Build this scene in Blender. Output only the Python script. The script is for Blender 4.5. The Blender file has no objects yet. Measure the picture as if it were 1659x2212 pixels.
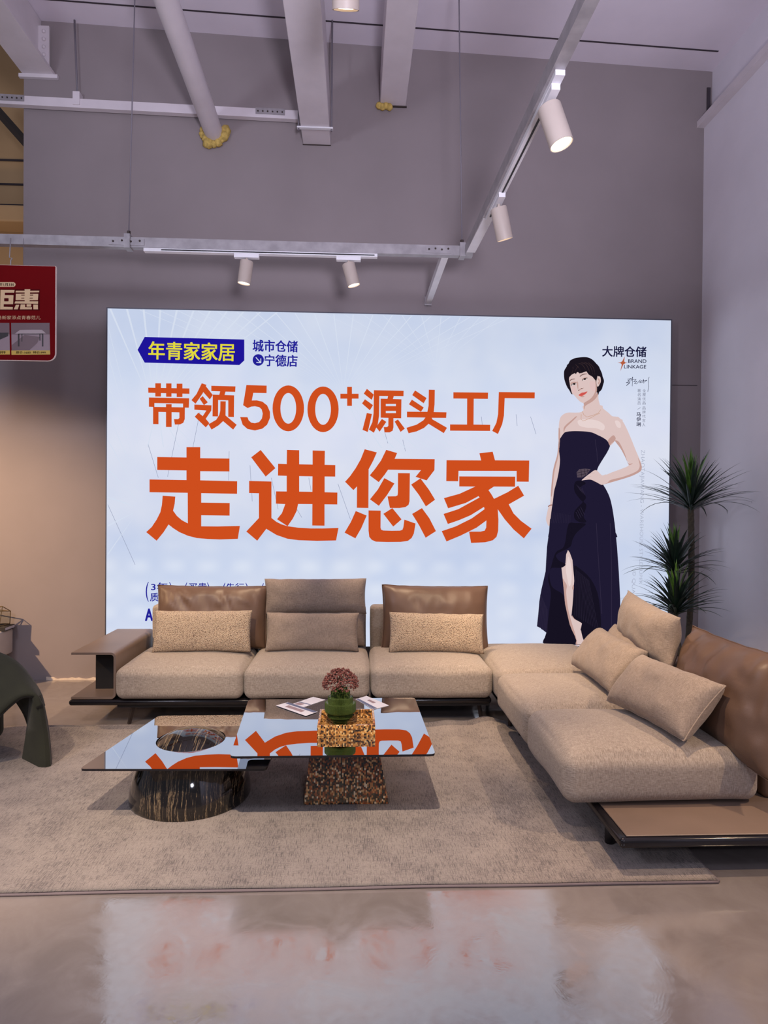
import bpy, bmesh, math, random
from mathutils import Vector, Matrix, noise
from mathutils.geometry import tessellate_polygon
random.seed(7)
PI = math.pi
scn = bpy.context.scene
COL = scn.collection

# ------------------------------------------------------------------ camera
FPX, IW, IH = 1400.0, 1659.0, 2212.0
CAM = Vector((0, 0, 1.5))
yaw, pitch, roll = math.radians(2.56), math.radians(-0.45), 0.008
FW = Vector((math.sin(yaw) * math.cos(pitch), math.cos(yaw) * math.cos(pitch), math.sin(pitch)))
R0 = Vector((math.cos(yaw), -math.sin(yaw), 0))
U0 = R0.cross(FW)
RT = R0 * math.cos(roll) + U0 * math.sin(roll)
UP = -R0 * math.sin(roll) + U0 * math.cos(roll)
cd = bpy.data.cameras.new('camera')
cam = bpy.data.objects.new('camera', cd)
COL.objects.link(cam)
cd.sensor_fit = 'AUTO'
cd.sensor_width = 36
cd.lens = FPX * 36 / IH
cd.clip_start = 0.05
m3 = Matrix((RT, UP, -FW)).transposed()
cam.matrix_world = Matrix.Translation(CAM) @ m3.to_4x4()
scn.camera = cam


def ray(x, y):
    return FW + RT * ((x - IW / 2) / FPX) - UP * ((y - IH / 2) / FPX)


def aty(x, y, Y):          # point of a sight line on a wall-parallel plane
    d = ray(x, y)
    return CAM + d * (Y / d.y)


def atz(x, y, z):          # point of a sight line on a level plane
    d = ray(x, y)
    return CAM + d * ((z - 1.5) / d.z)


def atx(x, y, X):
    d = ray(x, y)
    return CAM + d * (X / d.x)


# ------------------------------------------------------------------ light
scn.view_settings.view_transform = 'Standard'
scn.view_settings.look = 'None'
scn.view_settings.exposure = 0.0
scn.view_settings.gamma = 1.0
scn.view_settings.use_curve_mapping = False
scn.cycles.use_denoising = True
scn.cycles.max_bounces = 8
scn.cycles.transparent_max_bounces = 12
scn.cycles.sample_clamp_indirect = 4.0
scn.cycles.caustics_reflective = False
scn.cycles.caustics_refractive = False
w = bpy.data.worlds.new('World')
scn.world = w
w.use_nodes = True
w.node_tree.nodes['Background'].inputs[0].default_value = (0.325, 0.315, 0.375, 1)
w.node_tree.nodes['Background'].inputs[1].default_value = 0.48


def spot(name, loc, target, power, col, angle=50, blend=0.4, radius=0.03):
    l = bpy.data.lights.new(name, 'SPOT')
    l.energy = power
    l.color = col
    l.spot_size = math.radians(angle)
    l.spot_blend = blend
    l.shadow_soft_size = radius
    o = bpy.data.objects.new(name, l)
    COL.objects.link(o)
    o.location = loc
    o.rotation_euler = (Vector(target) - Vector(loc)).to_track_quat('-Z', 'Y').to_euler()
    return o


WARM = (1.0, 0.72, 0.46)
# shop spotlights outside the frame (they throw the table shadows, the console shadow, the glow on the right)
spot('spotlight_over_tables', (-0.33, -0.25, 4.52), (-0.42, 3.1, 0.1), 1350, (1.0, 0.80, 0.60), 34, 0.95, 0.025)
spot('spotlight_over_console', (-5.1, 3.1, 3.4), (-2.95, 5.6, 0.75), 1350, (1.0, 0.66, 0.36), 50, 1.0, 0.04)
spot('spotlight_over_shelf', (3.0, 1.5, 3.2), (1.75, 2.9, 0.4), 230, WARM, 50, 0.8, 0.05)
def bulb(name, loc, power, col, radius):
    l = bpy.data.lights.new(name, 'POINT')
    l.energy = power
    l.color = col
    l.shadow_soft_size = radius
    o = bpy.data.objects.new(name, l)
    COL.objects.link(o)
    o.location = loc


# added fill lamps and uplight stand in for billboard glow; shop spotlights follow
bulb('added_fill_lamp', (-3.0, 0.4, 3.3), 190, (0.80, 0.83, 1.0), 0.3)
bulb('added_fill_lamp', (0.8, -2.4, 3.1), 170, (0.84, 0.84, 1.0), 0.3)
spot('added_uplight', (0.5, -0.9, 1.7), (0.2, 4.6, 5.35), 800, (0.86, 0.82, 1.0), 66, 0.8, 0.25)  # added to brighten ceiling and beams as the billboard's glow would
spot('spotlight_on_left_seat', (-1.35, 1.1, 4.0), (-1.08, 4.8, 0.62), 520, (1.0, 0.76, 0.50), 17, 1.0, 0.04)
spot('spotlight_on_third_seat', (1.0, 1.1, 4.0), (0.78, 4.8, 0.60), 520, (1.0, 0.76, 0.50), 18, 1.0, 0.04)
spot('spotlight_on_wing', (0.2, 1.0, 4.0), (1.72, 3.85, 0.75), 380, (1.0, 0.74, 0.46), 16, 1.0, 0.04)
spot('spotlight_over_rug', (-2.3, 0.9, 4.1), (-1.75, 3.2, 0.0), 520, (1.0, 0.77, 0.53), 36, 1.0, 0.03)
spot('spotlight_in_next_hall', (-5.2, 7.0, 3.3), (-5.0, 9.0, 4.8), 48, (1.0, 0.70, 0.44), 120, 0.9, 0.1)

# ------------------------------------------------------------------ material helpers
MATS = {}


def srgb(r, g, b):
    f = lambda c: (c / 255 / 12.92) if c / 255 <= 0.04045 else ((c / 255 + 0.055) / 1.055) ** 2.4
    return (f(r), f(g), f(b), 1)


def newmat(name):
    m = bpy.data.materials.new(name)
    m.use_nodes = True
    nt = m.node_tree
    nt.nodes.clear()
    out = nt.nodes.new('ShaderNodeOutputMaterial')
    return m, nt, out


def N(nt, kind, **kw):
    n = nt.nodes.new(kind)
    for k, v in kw.items():
        if k.startswith('i_'):
            key = k[2:]
            key = int(key) if key.isdigit() else key.replace('_', ' ')
            n.inputs[key].default_value = v
        else:
            setattr(n, k, v)
    return n


def L(nt, a, b):
    nt.links.new(a, b)


def ramp(nt, fac, stops, interp='LINEAR'):
    r = nt.nodes.new('ShaderNodeValToRGB')
    r.color_ramp.interpolation = interp
    el = r.color_ramp.elements
    while len(el) > 1:
        el.remove(el[-1])
    el[0].position = stops[0][0]
    el[0].color = stops[0][1]
    for p, c in stops[1:]:
        e = el.new(p)
        e.color = c
    L(nt, fac, r.inputs[0])
    return r.outputs[0]


def g(v):
    return (v, v, v, 1)


def coords(nt, scale=(1, 1, 1), kind='Object'):
    tc = N(nt, 'ShaderNodeTexCoord')
    mp = N(nt, 'ShaderNodeMapping')
    mp.inputs['Scale'].default_value = scale
    L(nt, tc.outputs[kind], mp.inputs[0])
    return mp.outputs[0]


def noise_tex(nt, vec, scale=5, detail=3, rough=0.5, dist=0):
    n = N(nt, 'ShaderNodeTexNoise')
    n.inputs['Scale'].default_value = scale
    n.inputs['Detail'].default_value = detail
    n.inputs['Roughness'].default_value = rough
    n.inputs['Distortion'].default_value = dist
    L(nt, vec, n.inputs['Vector'])
    return n.outputs['Fac']


def math_n(nt, op, a, b=None):
    n = N(nt, 'ShaderNodeMath', operation=op)
    for i, v in enumerate((a, b)):
        if v is None:
            continue
        if isinstance(v, (int, float)):
            n.inputs[i].default_value = v
        else:
            L(nt, v, n.inputs[i])
    return n.outputs[0]


def mix(nt, fac, a, b, blend='MIX'):
    n = N(nt, 'ShaderNodeMix', data_type='RGBA', blend_type=blend)
    for i, v in ((0, fac), (6, a), (7, b)):
        if isinstance(v, (int, float)):
            n.inputs[i].default_value = v
        elif isinstance(v, tuple):
            n.inputs[i].default_value = v
        else:
            L(nt, v, n.inputs[i])
    return n.outputs[2]


def bump(nt, height, strength=0.3, dist=0.01):
    b = N(nt, 'ShaderNodeBump')
    b.inputs['Strength'].default_value = strength
    b.inputs['Distance'].default_value = dist
    L(nt, height, b.inputs['Height'])
    return b.outputs[0]


def bsdf(nt, out, color=None, rough=0.5, metal=0, normal=None, **kw):
    b = N(nt, 'ShaderNodeBsdfPrincipled')
    if isinstance(color, tuple):
        b.inputs['Base Color'].default_value = color
    elif color is not None:
        L(nt, color, b.inputs['Base Color'])
    if isinstance(rough, (int, float)):
        b.inputs['Roughness'].default_value = rough
    else:
        L(nt, rough, b.inputs['Roughness'])
    b.inputs['Metallic'].default_value = metal
    if normal is not None:
        L(nt, normal, b.inputs['Normal'])
    for k, v in kw.items():
        b.inputs[k.replace('_', ' ')].default_value = v
    L(nt, b.outputs[0], out.inputs[0])
    return b


def plain(name, col, rough=0.5, metal=0, var=0.06, scale=6, bmp=0.0, **kw):
    if name in MATS:
        return MATS[name]
    m, nt, out = newmat(name)
    v = coords(nt)
    n = noise_tex(nt, v, scale, 4)
    lo = tuple(c * (1 - var) for c in col[:3]) + (1,)
    hi = tuple(min(1, c * (1 + var)) for c in col[:3]) + (1,)
    c = ramp(nt, n, [(0.3, lo), (0.7, hi)])
    nm = bump(nt, noise_tex(nt, v, scale * 20, 3), bmp, 0.002) if bmp else None
    bsdf(nt, out, c, rough, metal, nm, **kw)
    MATS[name] = m
    return m


def emit(name, col, strength=1.0):
    if name in MATS:
        return MATS[name]
    m, nt, out = newmat(name)
    e = N(nt, 'ShaderNodeEmission')
    e.inputs[0].default_value = col
    e.inputs[1].default_value = strength
    L(nt, e.outputs[0], out.inputs[0])
    MATS[name] = m
    return m


def fabric_mat(name, col, dark, light, sx=160, bmp=0.35):
    m, nt, out = newmat(name)
    tc = N(nt, 'ShaderNodeTexCoord')
    v = tc.outputs['Object']

    def thr(scale):
        mp = N(nt, 'ShaderNodeMapping')
        mp.inputs['Scale'].default_value = scale
        L(nt, v, mp.inputs[0])
        return noise_tex(nt, mp.outputs[0], 1.0, 2, 0.6)
    a = thr((42, 42, sx * 2.2))       # threads that lie level on upright faces
    b = thr((sx * 2.2, 55, 55))
    c = thr((42, sx * 2.2, 60))
    geo = N(nt, 'ShaderNodeNewGeometry')
    sp = N(nt, 'ShaderNodeSeparateXYZ')
    L(nt, geo.outputs['Normal'], sp.inputs[0])
    tot, ws = None, None
    for th_, k_ in ((a, 2), (b, 0), (c, 1)):        # each thread set only where it does not run edge-on
        wt = math_n(nt, 'SUBTRACT', 1.0, math_n(nt, 'POWER', math_n(nt, 'ABSOLUTE', sp.outputs[k_]), 0.7))
        tm = math_n(nt, 'MULTIPLY', th_, wt)
        tot = tm if tot is None else math_n(nt, 'ADD', tot, tm)
        ws = wt if ws is None else math_n(nt, 'ADD', ws, wt)
    f1 = math_n(nt, 'DIVIDE', tot, ws)
    fine = noise_tex(nt, v, 420, 2, 0.7)
    big = noise_tex(nt, v, 3.5, 3)
    f = math_n(nt, 'ADD', math_n(nt, 'MULTIPLY', f1, 0.75), math_n(nt, 'MULTIPLY', fine, 0.25))
    cc = ramp(nt, f, [(0.36, dark), (0.50, col), (0.64, light)])
    cc = mix(nt, 0.06, cc, ramp(nt, big, [(0.3, dark), (0.7, light)]))
    nm = bump(nt, f, bmp, 0.006)
    bsdf(nt, out, cc, 0.9, 0, nm, Sheen_Weight=0.15, Sheen_Roughness=0.5)
    MATS[name] = m
    return m


fabric_mat('sofa_weave', srgb(156, 143, 132), srgb(122, 110, 100), srgb(184, 172, 161))
fabric_mat('cushion_weave', srgb(150, 134, 121), srgb(122, 107, 96), srgb(176, 160, 147), 200)


def boucle():
    m, nt, out = newmat('boucle_weave')
    tc = N(nt, 'ShaderNodeTexCoord')
    vo = N(nt, 'ShaderNodeTexVoronoi')
    vo.inputs['Scale'].default_value = 165
    L(nt, tc.outputs['Object'], vo.inputs['Vector'])
    n = noise_tex(nt, tc.outputs['Object'], 90, 3)
    f = math_n(nt, 'ADD', math_n(nt, 'MULTIPLY', vo.outputs['Distance'], 0.9), math_n(nt, 'MULTIPLY', n, 0.35))
    c = ramp(nt, f, [(0.2, srgb(232, 214, 192)), (0.6, srgb(208, 184, 158)), (1.0, srgb(130, 106, 88))])
    inv = math_n(nt, 'SUBTRACT', 1.0, f)
    bsdf(nt, out, c, 0.95, 0, bump(nt, inv, 0.9, 0.012), Sheen_Weight=0.2)
    MATS['boucle_weave'] = m


boucle()


def leather(name, col, rough=0.42):
    m, nt, out = newmat(name)
    v = coords(nt)
    n = noise_tex(nt, v, 3, 4)
    lo = tuple(c * 0.86 for c in col[:3]) + (1,)
    hi = tuple(c * 1.1 for c in col[:3]) + (1,)
    c = ramp(nt, n, [(0.3, lo), (0.7, hi)])
    vo = N(nt, 'ShaderNodeTexVoronoi')
    vo.inputs['Scale'].default_value = 320
    L(nt, v, vo.inputs['Vector'])
    bsdf(nt, out, c, rough, 0, bump(nt, vo.outputs['Distance'], 0.12, 0.002))
    MATS[name] = m


leather('brown_leather', srgb(106, 82, 67))
leather('taupe_leather', srgb(122, 104, 93), 0.4)


def rug_mat():
    m, nt, out = newmat('rug_pile')
    tc = N(nt, 'ShaderNodeTexCoord')
    v = tc.outputs['Object']

    def st(scale, s=1.0, d=3, r=0.6):
        mp = N(nt, 'ShaderNodeMapping')
        mp.inputs['Scale'].default_value = scale
        L(nt, v, mp.inputs[0])
        return noise_tex(nt, mp.outputs[0], s, d, r)
    a = st((260, 20, 1), 1, 4, 0.65)
    b = st((36, 210, 1), 1, 4, 0.65)
    patch = noise_tex(nt, v, 1.7, 5, 0.62)
    patch2 = noise_tex(nt, v, 7, 4, 0.6)
    base = ramp(nt, patch, [(0.3, srgb(146, 135, 132)), (0.5, srgb(168, 156, 148)), (0.7, srgb(186, 175, 164))])
    base = mix(nt, 0.55, base, ramp(nt, math_n(nt, 'ADD', math_n(nt, 'MULTIPLY', a, 0.5), math_n(nt, 'MULTIPLY', b, 0.5)), [(0.36, srgb(112, 101, 101)), (0.5, srgb(166, 154, 146)), (0.62, srgb(206, 196, 184))]))
    pm = math_n(nt, 'ADD', math_n(nt, 'MULTIPLY', patch, 0.20), math_n(nt, 'MULTIPLY', patch2, 0.14))
    fa = math_n(nt, 'ADD', math_n(nt, 'MULTIPLY', a, 0.9), pm)
    fb = math_n(nt, 'ADD', math_n(nt, 'MULTIPLY', b, 0.9), pm)
    k1 = ramp(nt, fa, [(0.575, g(0)), (0.73, g(0.9))])
    k2 = ramp(nt, fb, [(0.60, g(0)), (0.75, g(0.85))])
    k = math_n(nt, 'MAXIMUM', k1, k2)
    c = mix(nt, k, base, srgb(86, 77, 80))
    fine = noise_tex(nt, v, 300, 2, 0.7)
    c = mix(nt, 0.25, c, ramp(nt, fine, [(0.3, g(0.15)), (0.7, g(0.6))]), 'OVERLAY')
    bsdf(nt, out, c, 0.97, 0, bump(nt, math_n(nt, 'ADD', fine, math_n(nt, 'MULTIPLY', a, 0.6)), 0.5, 0.006), Sheen_Weight=0.1)
    MATS['rug_pile'] = m


rug_mat()


def floor_mat():
    m, nt, out = newmat('screed_floor')
    tc = N(nt, 'ShaderNodeTexCoord')
    v = tc.outputs['Object']
    big = noise_tex(nt, v, 1.3, 5, 0.6, 0.5)
    med = noise_tex(nt, v, 5, 5, 0.65, 1.2)
    c = ramp(nt, big, [(0.3, srgb(124, 115, 112)), (0.6, srgb(137, 128, 125)), (0.8, srgb(146, 137, 134))])
    c = mix(nt, 0.25, c, ramp(nt, med, [(0.35, srgb(116, 107, 104)), (0.65, srgb(151, 143, 141))]))
    # arcs left by the trowel
    wv = N(nt, 'ShaderNodeTexWave', wave_type='RINGS', rings_direction='Z')
    wv.inputs['Scale'].default_value = 26
    wv.inputs['Distortion'].default_value = 9
    wv.inputs['Detail'].default_value = 2
    vo = N(nt, 'ShaderNodeTexVoronoi')
    vo.inputs['Scale'].default_value = 1.6
    L(nt, v, vo.inputs['Vector'])
    sub = N(nt, 'ShaderNodeVectorMath', operation='SUBTRACT')
    L(nt, v, sub.inputs[0])
    L(nt, vo.outputs['Position'], sub.inputs[1])
    L(nt, sub.outputs[0], wv.inputs['Vector'])
    amp = ramp(nt, noise_tex(nt, v, 2.4, 3), [(0.42, g(0.0)), (0.6, g(1))])
    h = math_n(nt, 'ADD', math_n(nt, 'MULTIPLY', math_n(nt, 'MULTIPLY', wv.outputs['Fac'], amp), 0.05),
               math_n(nt, 'MULTIPLY', noise_tex(nt, v, 16, 5, 0.6, 1.5), 0.5))
    rg = ramp(nt, math_n(nt, 'ADD', math_n(nt, 'MULTIPLY', med, 0.7), math_n(nt, 'MULTIPLY', noise_tex(nt, v, 30, 3), 0.3)),
              [(0.40, g(0.05)), (0.60, g(0.20))])
    bsdf(nt, out, c, rg, 0, bump(nt, h, 0.045, 0.01), IOR=2.9)
    MATS['screed_floor'] = m


floor_mat()


def wall_mat(name, col):
    m, nt, out = newmat(name)
    v = coords(nt)
    n = noise_tex(nt, v, 1.5, 4)
    lo = tuple(c * 0.94 for c in col[:3]) + (1,)
    hi = tuple(min(1, c * 1.05) for c in col[:3]) + (1,)
    bsdf(nt, out, ramp(nt, n, [(0.3, lo), (0.7, hi)]), 0.8, 0, bump(nt, noise_tex(nt, v, 60, 3), 0.05, 0.004))
    MATS[name] = m


wall_mat('wall_paint', srgb(226, 222, 230))
wall_mat('wall_paint_shaded', srgb(140, 130, 131))  # shaded copy of the wall paint: missing billboard glow put into its colour
wall_mat('ceiling_paint', srgb(226, 218, 228))
wall_mat('next_hall_panels', srgb(190, 158, 118))
plain('white_steel', srgb(214, 206, 210), 0.45, 0, 0.05, 5)
plain('galvanised_steel', srgb(160, 155, 158), 0.42, 0.35, 0.16, 14)
plain('white_track', srgb(228, 226, 230), 0.35)
plain('lamp_white', srgb(184, 170, 160), 0.5)
plain('dark_gap', srgb(58, 50, 56), 0.9)
plain('cable_grey', srgb(112, 106, 114), 0.5)
plain('foam_yellow', srgb(196, 168, 92), 0.95, 0, 0.25, 40, 0.8)
plain('black_gloss', srgb(24, 22, 26), 0.16)
plain('black_matte', srgb(26, 24, 26), 0.6)
plain('dark_metal', srgb(64, 54, 50), 0.4, 0.4)
plain('console_paint', srgb(206, 196, 188), 0.5)
plain('console_oak', srgb(176, 128, 82), 0.5, 0, 0.2, 12)
plain('brass', srgb(150, 128, 96), 0.3, 0.8)
plain('green_velvet', srgb(34, 36, 24), 0.85, 0, 0.2, 9, 0.3, Sheen_Weight=0.08)
plain('plant_trunk', srgb(74, 66, 52), 0.8, 0, 0.3, 60, 0.5)
plain('pot_black', srgb(40, 38, 38), 0.5)
plain('soil', srgb(50, 40, 32), 0.9)
plain('flower_red', srgb(112, 62, 56), 0.55, 0, 0.35, 60)
plain('stem_brown', srgb(86, 62, 46), 0.7)
plain('paper_white', srgb(214, 212, 220), 0.6)
plain('paper_ink', srgb(92, 100, 128), 0.6)
plain('rug_binding', srgb(112, 100, 104), 0.8)
plain('sign_red', srgb(112, 6, 12), 0.8, 0, 0.12, 2, Specular_IOR_Level=0.1)
plain('sign_red_dark', srgb(78, 4, 10), 0.8, Specular_IOR_Level=0.1)
plain('sign_white', srgb(232, 214, 206), 0.5)
plain('sign_gold', srgb(222, 186, 140), 0.45)
plain('sign_gold_dark', srgb(176, 122, 76), 0.45)
plain('sign_yellow', srgb(206, 170, 66), 0.5)
plain('sign_grey', srgb(150, 128, 134), 0.5)
plain('sign_grey_dark', srgb(112, 88, 92), 0.5)
plain('sign_tabletop', srgb(176, 158, 160), 0.5)
plain('sign_black', srgb(34, 22, 24), 0.5)
plain('plaster_chip', srgb(222, 206, 190), 0.9, 0, 0.1, 30, 0.6)
emit('lamp_glow', (1.0, 0.80, 0.56, 1), 4.0)


def leaf_mat(name, a, b):
    m, nt, out = newmat(name)
    v = coords(nt)
    c = ramp(nt, noise_tex(nt, v, 14, 3), [(0.35, a), (0.65, b)])
    bsdf(nt, out, c, 0.4)
    MATS[name] = m


leaf_mat('leaf_dark', srgb(22, 36, 32), srgb(40, 60, 46))
leaf_mat('leaf_bright', srgb(62, 104, 34), srgb(104, 146, 58))


def ebony():
    m, nt, out = newmat('ebony_lacquer')
    tc = N(nt, 'ShaderNodeTexCoord')
    v = tc.outputs['Object']
    d = noise_tex(nt, v, 4.5, 2, 0.5)
    sep = N(nt, 'ShaderNodeSeparateXYZ')
    L(nt, v, sep.inputs[0])
    x = math_n(nt, 'ADD', math_n(nt, 'MULTIPLY', sep.outputs[0], 60.0), math_n(nt, 'MULTIPLY', d, 2.6))
    cb = N(nt, 'ShaderNodeCombineXYZ')
    L(nt, x, cb.inputs[0])
    L(nt, math_n(nt, 'MULTIPLY', sep.outputs[1], 2.0), cb.inputs[1])
    L(nt, math_n(nt, 'MULTIPLY', sep.outputs[2], 2.5), cb.inputs[2])
    n = noise_tex(nt, cb.outputs[0], 1.6, 5, 0.75)
    c = ramp(nt, n, [(0.50, srgb(17, 14, 13)), (0.555, srgb(40, 32, 26)), (0.58, srgb(150, 130, 102)), (0.60, srgb(30, 24, 22)),
                     (0.68, srgb(60, 47, 36)), (0.72, srgb(170, 142, 104))])
    bsdf(nt, out, c, 0.08, 0, None, Coat_Weight=0.6, Coat_Roughness=0.03)
    MATS['ebony_lacquer'] = m


ebony()


def mosaic(name, n, shift):
    m, nt, out = newmat(name)
    tc = N(nt, 'ShaderNodeTexCoord')
    sep = N(nt, 'ShaderNodeSeparateXYZ')
    L(nt, tc.outputs['Object'], sep.inputs[0])
    fx = math_n(nt, 'FLOOR', math_n(nt, 'MULTIPLY', sep.outputs[0], n))
    fy = math_n(nt, 'FLOOR', math_n(nt, 'MULTIPLY', sep.outputs[1], n * shift))
    wn = N(nt, 'ShaderNodeTexWhiteNoise', noise_dimensions='1D')
    L(nt, fx, wn.inputs['W'])
    fz = math_n(nt, 'FLOOR', math_n(nt, 'ADD', math_n(nt, 'MULTIPLY', sep.outputs[2], n * 0.75), wn.outputs[0]))
    cb = N(nt, 'ShaderNodeCombineXYZ')
    for i, s in enumerate((fx, fy, fz)):
        L(nt, s, cb.inputs[i])
    w2 = N(nt, 'ShaderNodeTexWhiteNoise', noise_dimensions='3D')
    L(nt, cb.outputs[0], w2.inputs['Vector'])
    if shift > 0.5:
        st = [(0, srgb(44, 32, 22)), (0.1, srgb(96, 62, 32)), (0.25, srgb(150, 98, 46)), (0.45, srgb(190, 132, 66)),
              (0.68, srgb(212, 164, 96)), (0.85, srgb(228, 194, 136)), (0.94, srgb(86, 62, 34))]
    else:
        st = [(0, srgb(26, 24, 20)), (0.20, srgb(60, 44, 30)), (0.34, srgb(112, 64, 34)), (0.50, srgb(158, 84, 42)),
              (0.62, srgb(66, 64, 50)), (0.70, srgb(176, 122, 70)), (0.83, srgb(202, 162, 112)), (0.94, srgb(222, 202, 168))]
    c = ramp(nt, w2.outputs['Value'], st, 'CONSTANT')
    bsdf(nt, out, c, 0.13, 0, None, Coat_Weight=0.6, Coat_Roughness=0.03, Coat_IOR=1.9 if shift > 0.5 else 1.5)
    MATS[name] = m


mosaic('mosaic_dark', 135, 0.02)
mosaic('mosaic_amber', 150, 1.0)


def tinted_glass():
    m, nt, out = newmat('smoked_mirror_glass')
    tr = N(nt, 'ShaderNodeBsdfTransparent')
    tr.inputs[0].default_value = (0.09, 0.09, 0.10, 1)
    gl = N(nt, 'ShaderNodeBsdfGlossy')
    gl.inputs['Color'].default_value = (0.92, 0.93, 0.97, 1)
    gl.inputs['Roughness'].default_value = 0.0
    fr = N(nt, 'ShaderNodeLayerWeight')
    fr.inputs['Blend'].default_value = 0.55
    f = ramp(nt, fr.outputs['Facing'], [(0.0, g(0.30)), (0.5, g(0.60)), (0.75, g(0.80)), (1, g(1.0))])
    mx = N(nt, 'ShaderNodeMixShader')
    L(nt, f, mx.inputs[0])
    L(nt, tr.outputs[0], mx.inputs[1])
    L(nt, gl.outputs[0], mx.inputs[2])
    L(nt, mx.outputs[0], out.inputs[0])
    MATS['smoked_mirror_glass'] = m
    m, nt, out = newmat('clear_glass')
    tr = N(nt, 'ShaderNodeBsdfTransparent')
    tr.inputs[0].default_value = (0.93, 0.94, 0.92, 1)
    gl = N(nt, 'ShaderNodeBsdfGlossy')
    gl.inputs['Roughness'].default_value = 0.02
    fr = N(nt, 'ShaderNodeFresnel')
    mx = N(nt, 'ShaderNodeMixShader')
    L(nt, fr.outputs[0], mx.inputs[0])
    L(nt, tr.outputs[0], mx.inputs[1])
    L(nt, gl.outputs[0], mx.inputs[2])
    L(nt, mx.outputs[0], out.inputs[0])
    MATS['clear_glass'] = m
    m, nt, out = newmat('green_glass')
    b = bsdf(nt, out, srgb(92, 112, 58), 0.08, 0, None, IOR=1.45)
    b.inputs['Transmission Weight'].default_value = 0.55
    MATS['green_glass'] = m


tinted_glass()


# ------------------------------------------------------------------ object helpers
def tag(o, label, cat, group=None, kind=None):
    if label:
        o['label'] = label
    if cat:
        o['category'] = cat
    if group:
        o['group'] = group
    if kind:
        o['kind'] = kind
    return o


def empty(name, loc, label, cat, group=None):
    o = bpy.data.objects.new(name, None)
    COL.objects.link(o)
    o.location = loc
    o.empty_display_size = 0.1
    return tag(o, label, cat, group)


def rootof(p):
    v = Vector((0, 0, 0))
    while p is not None:
        v += p.location
        p = p.parent
    return v


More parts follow.
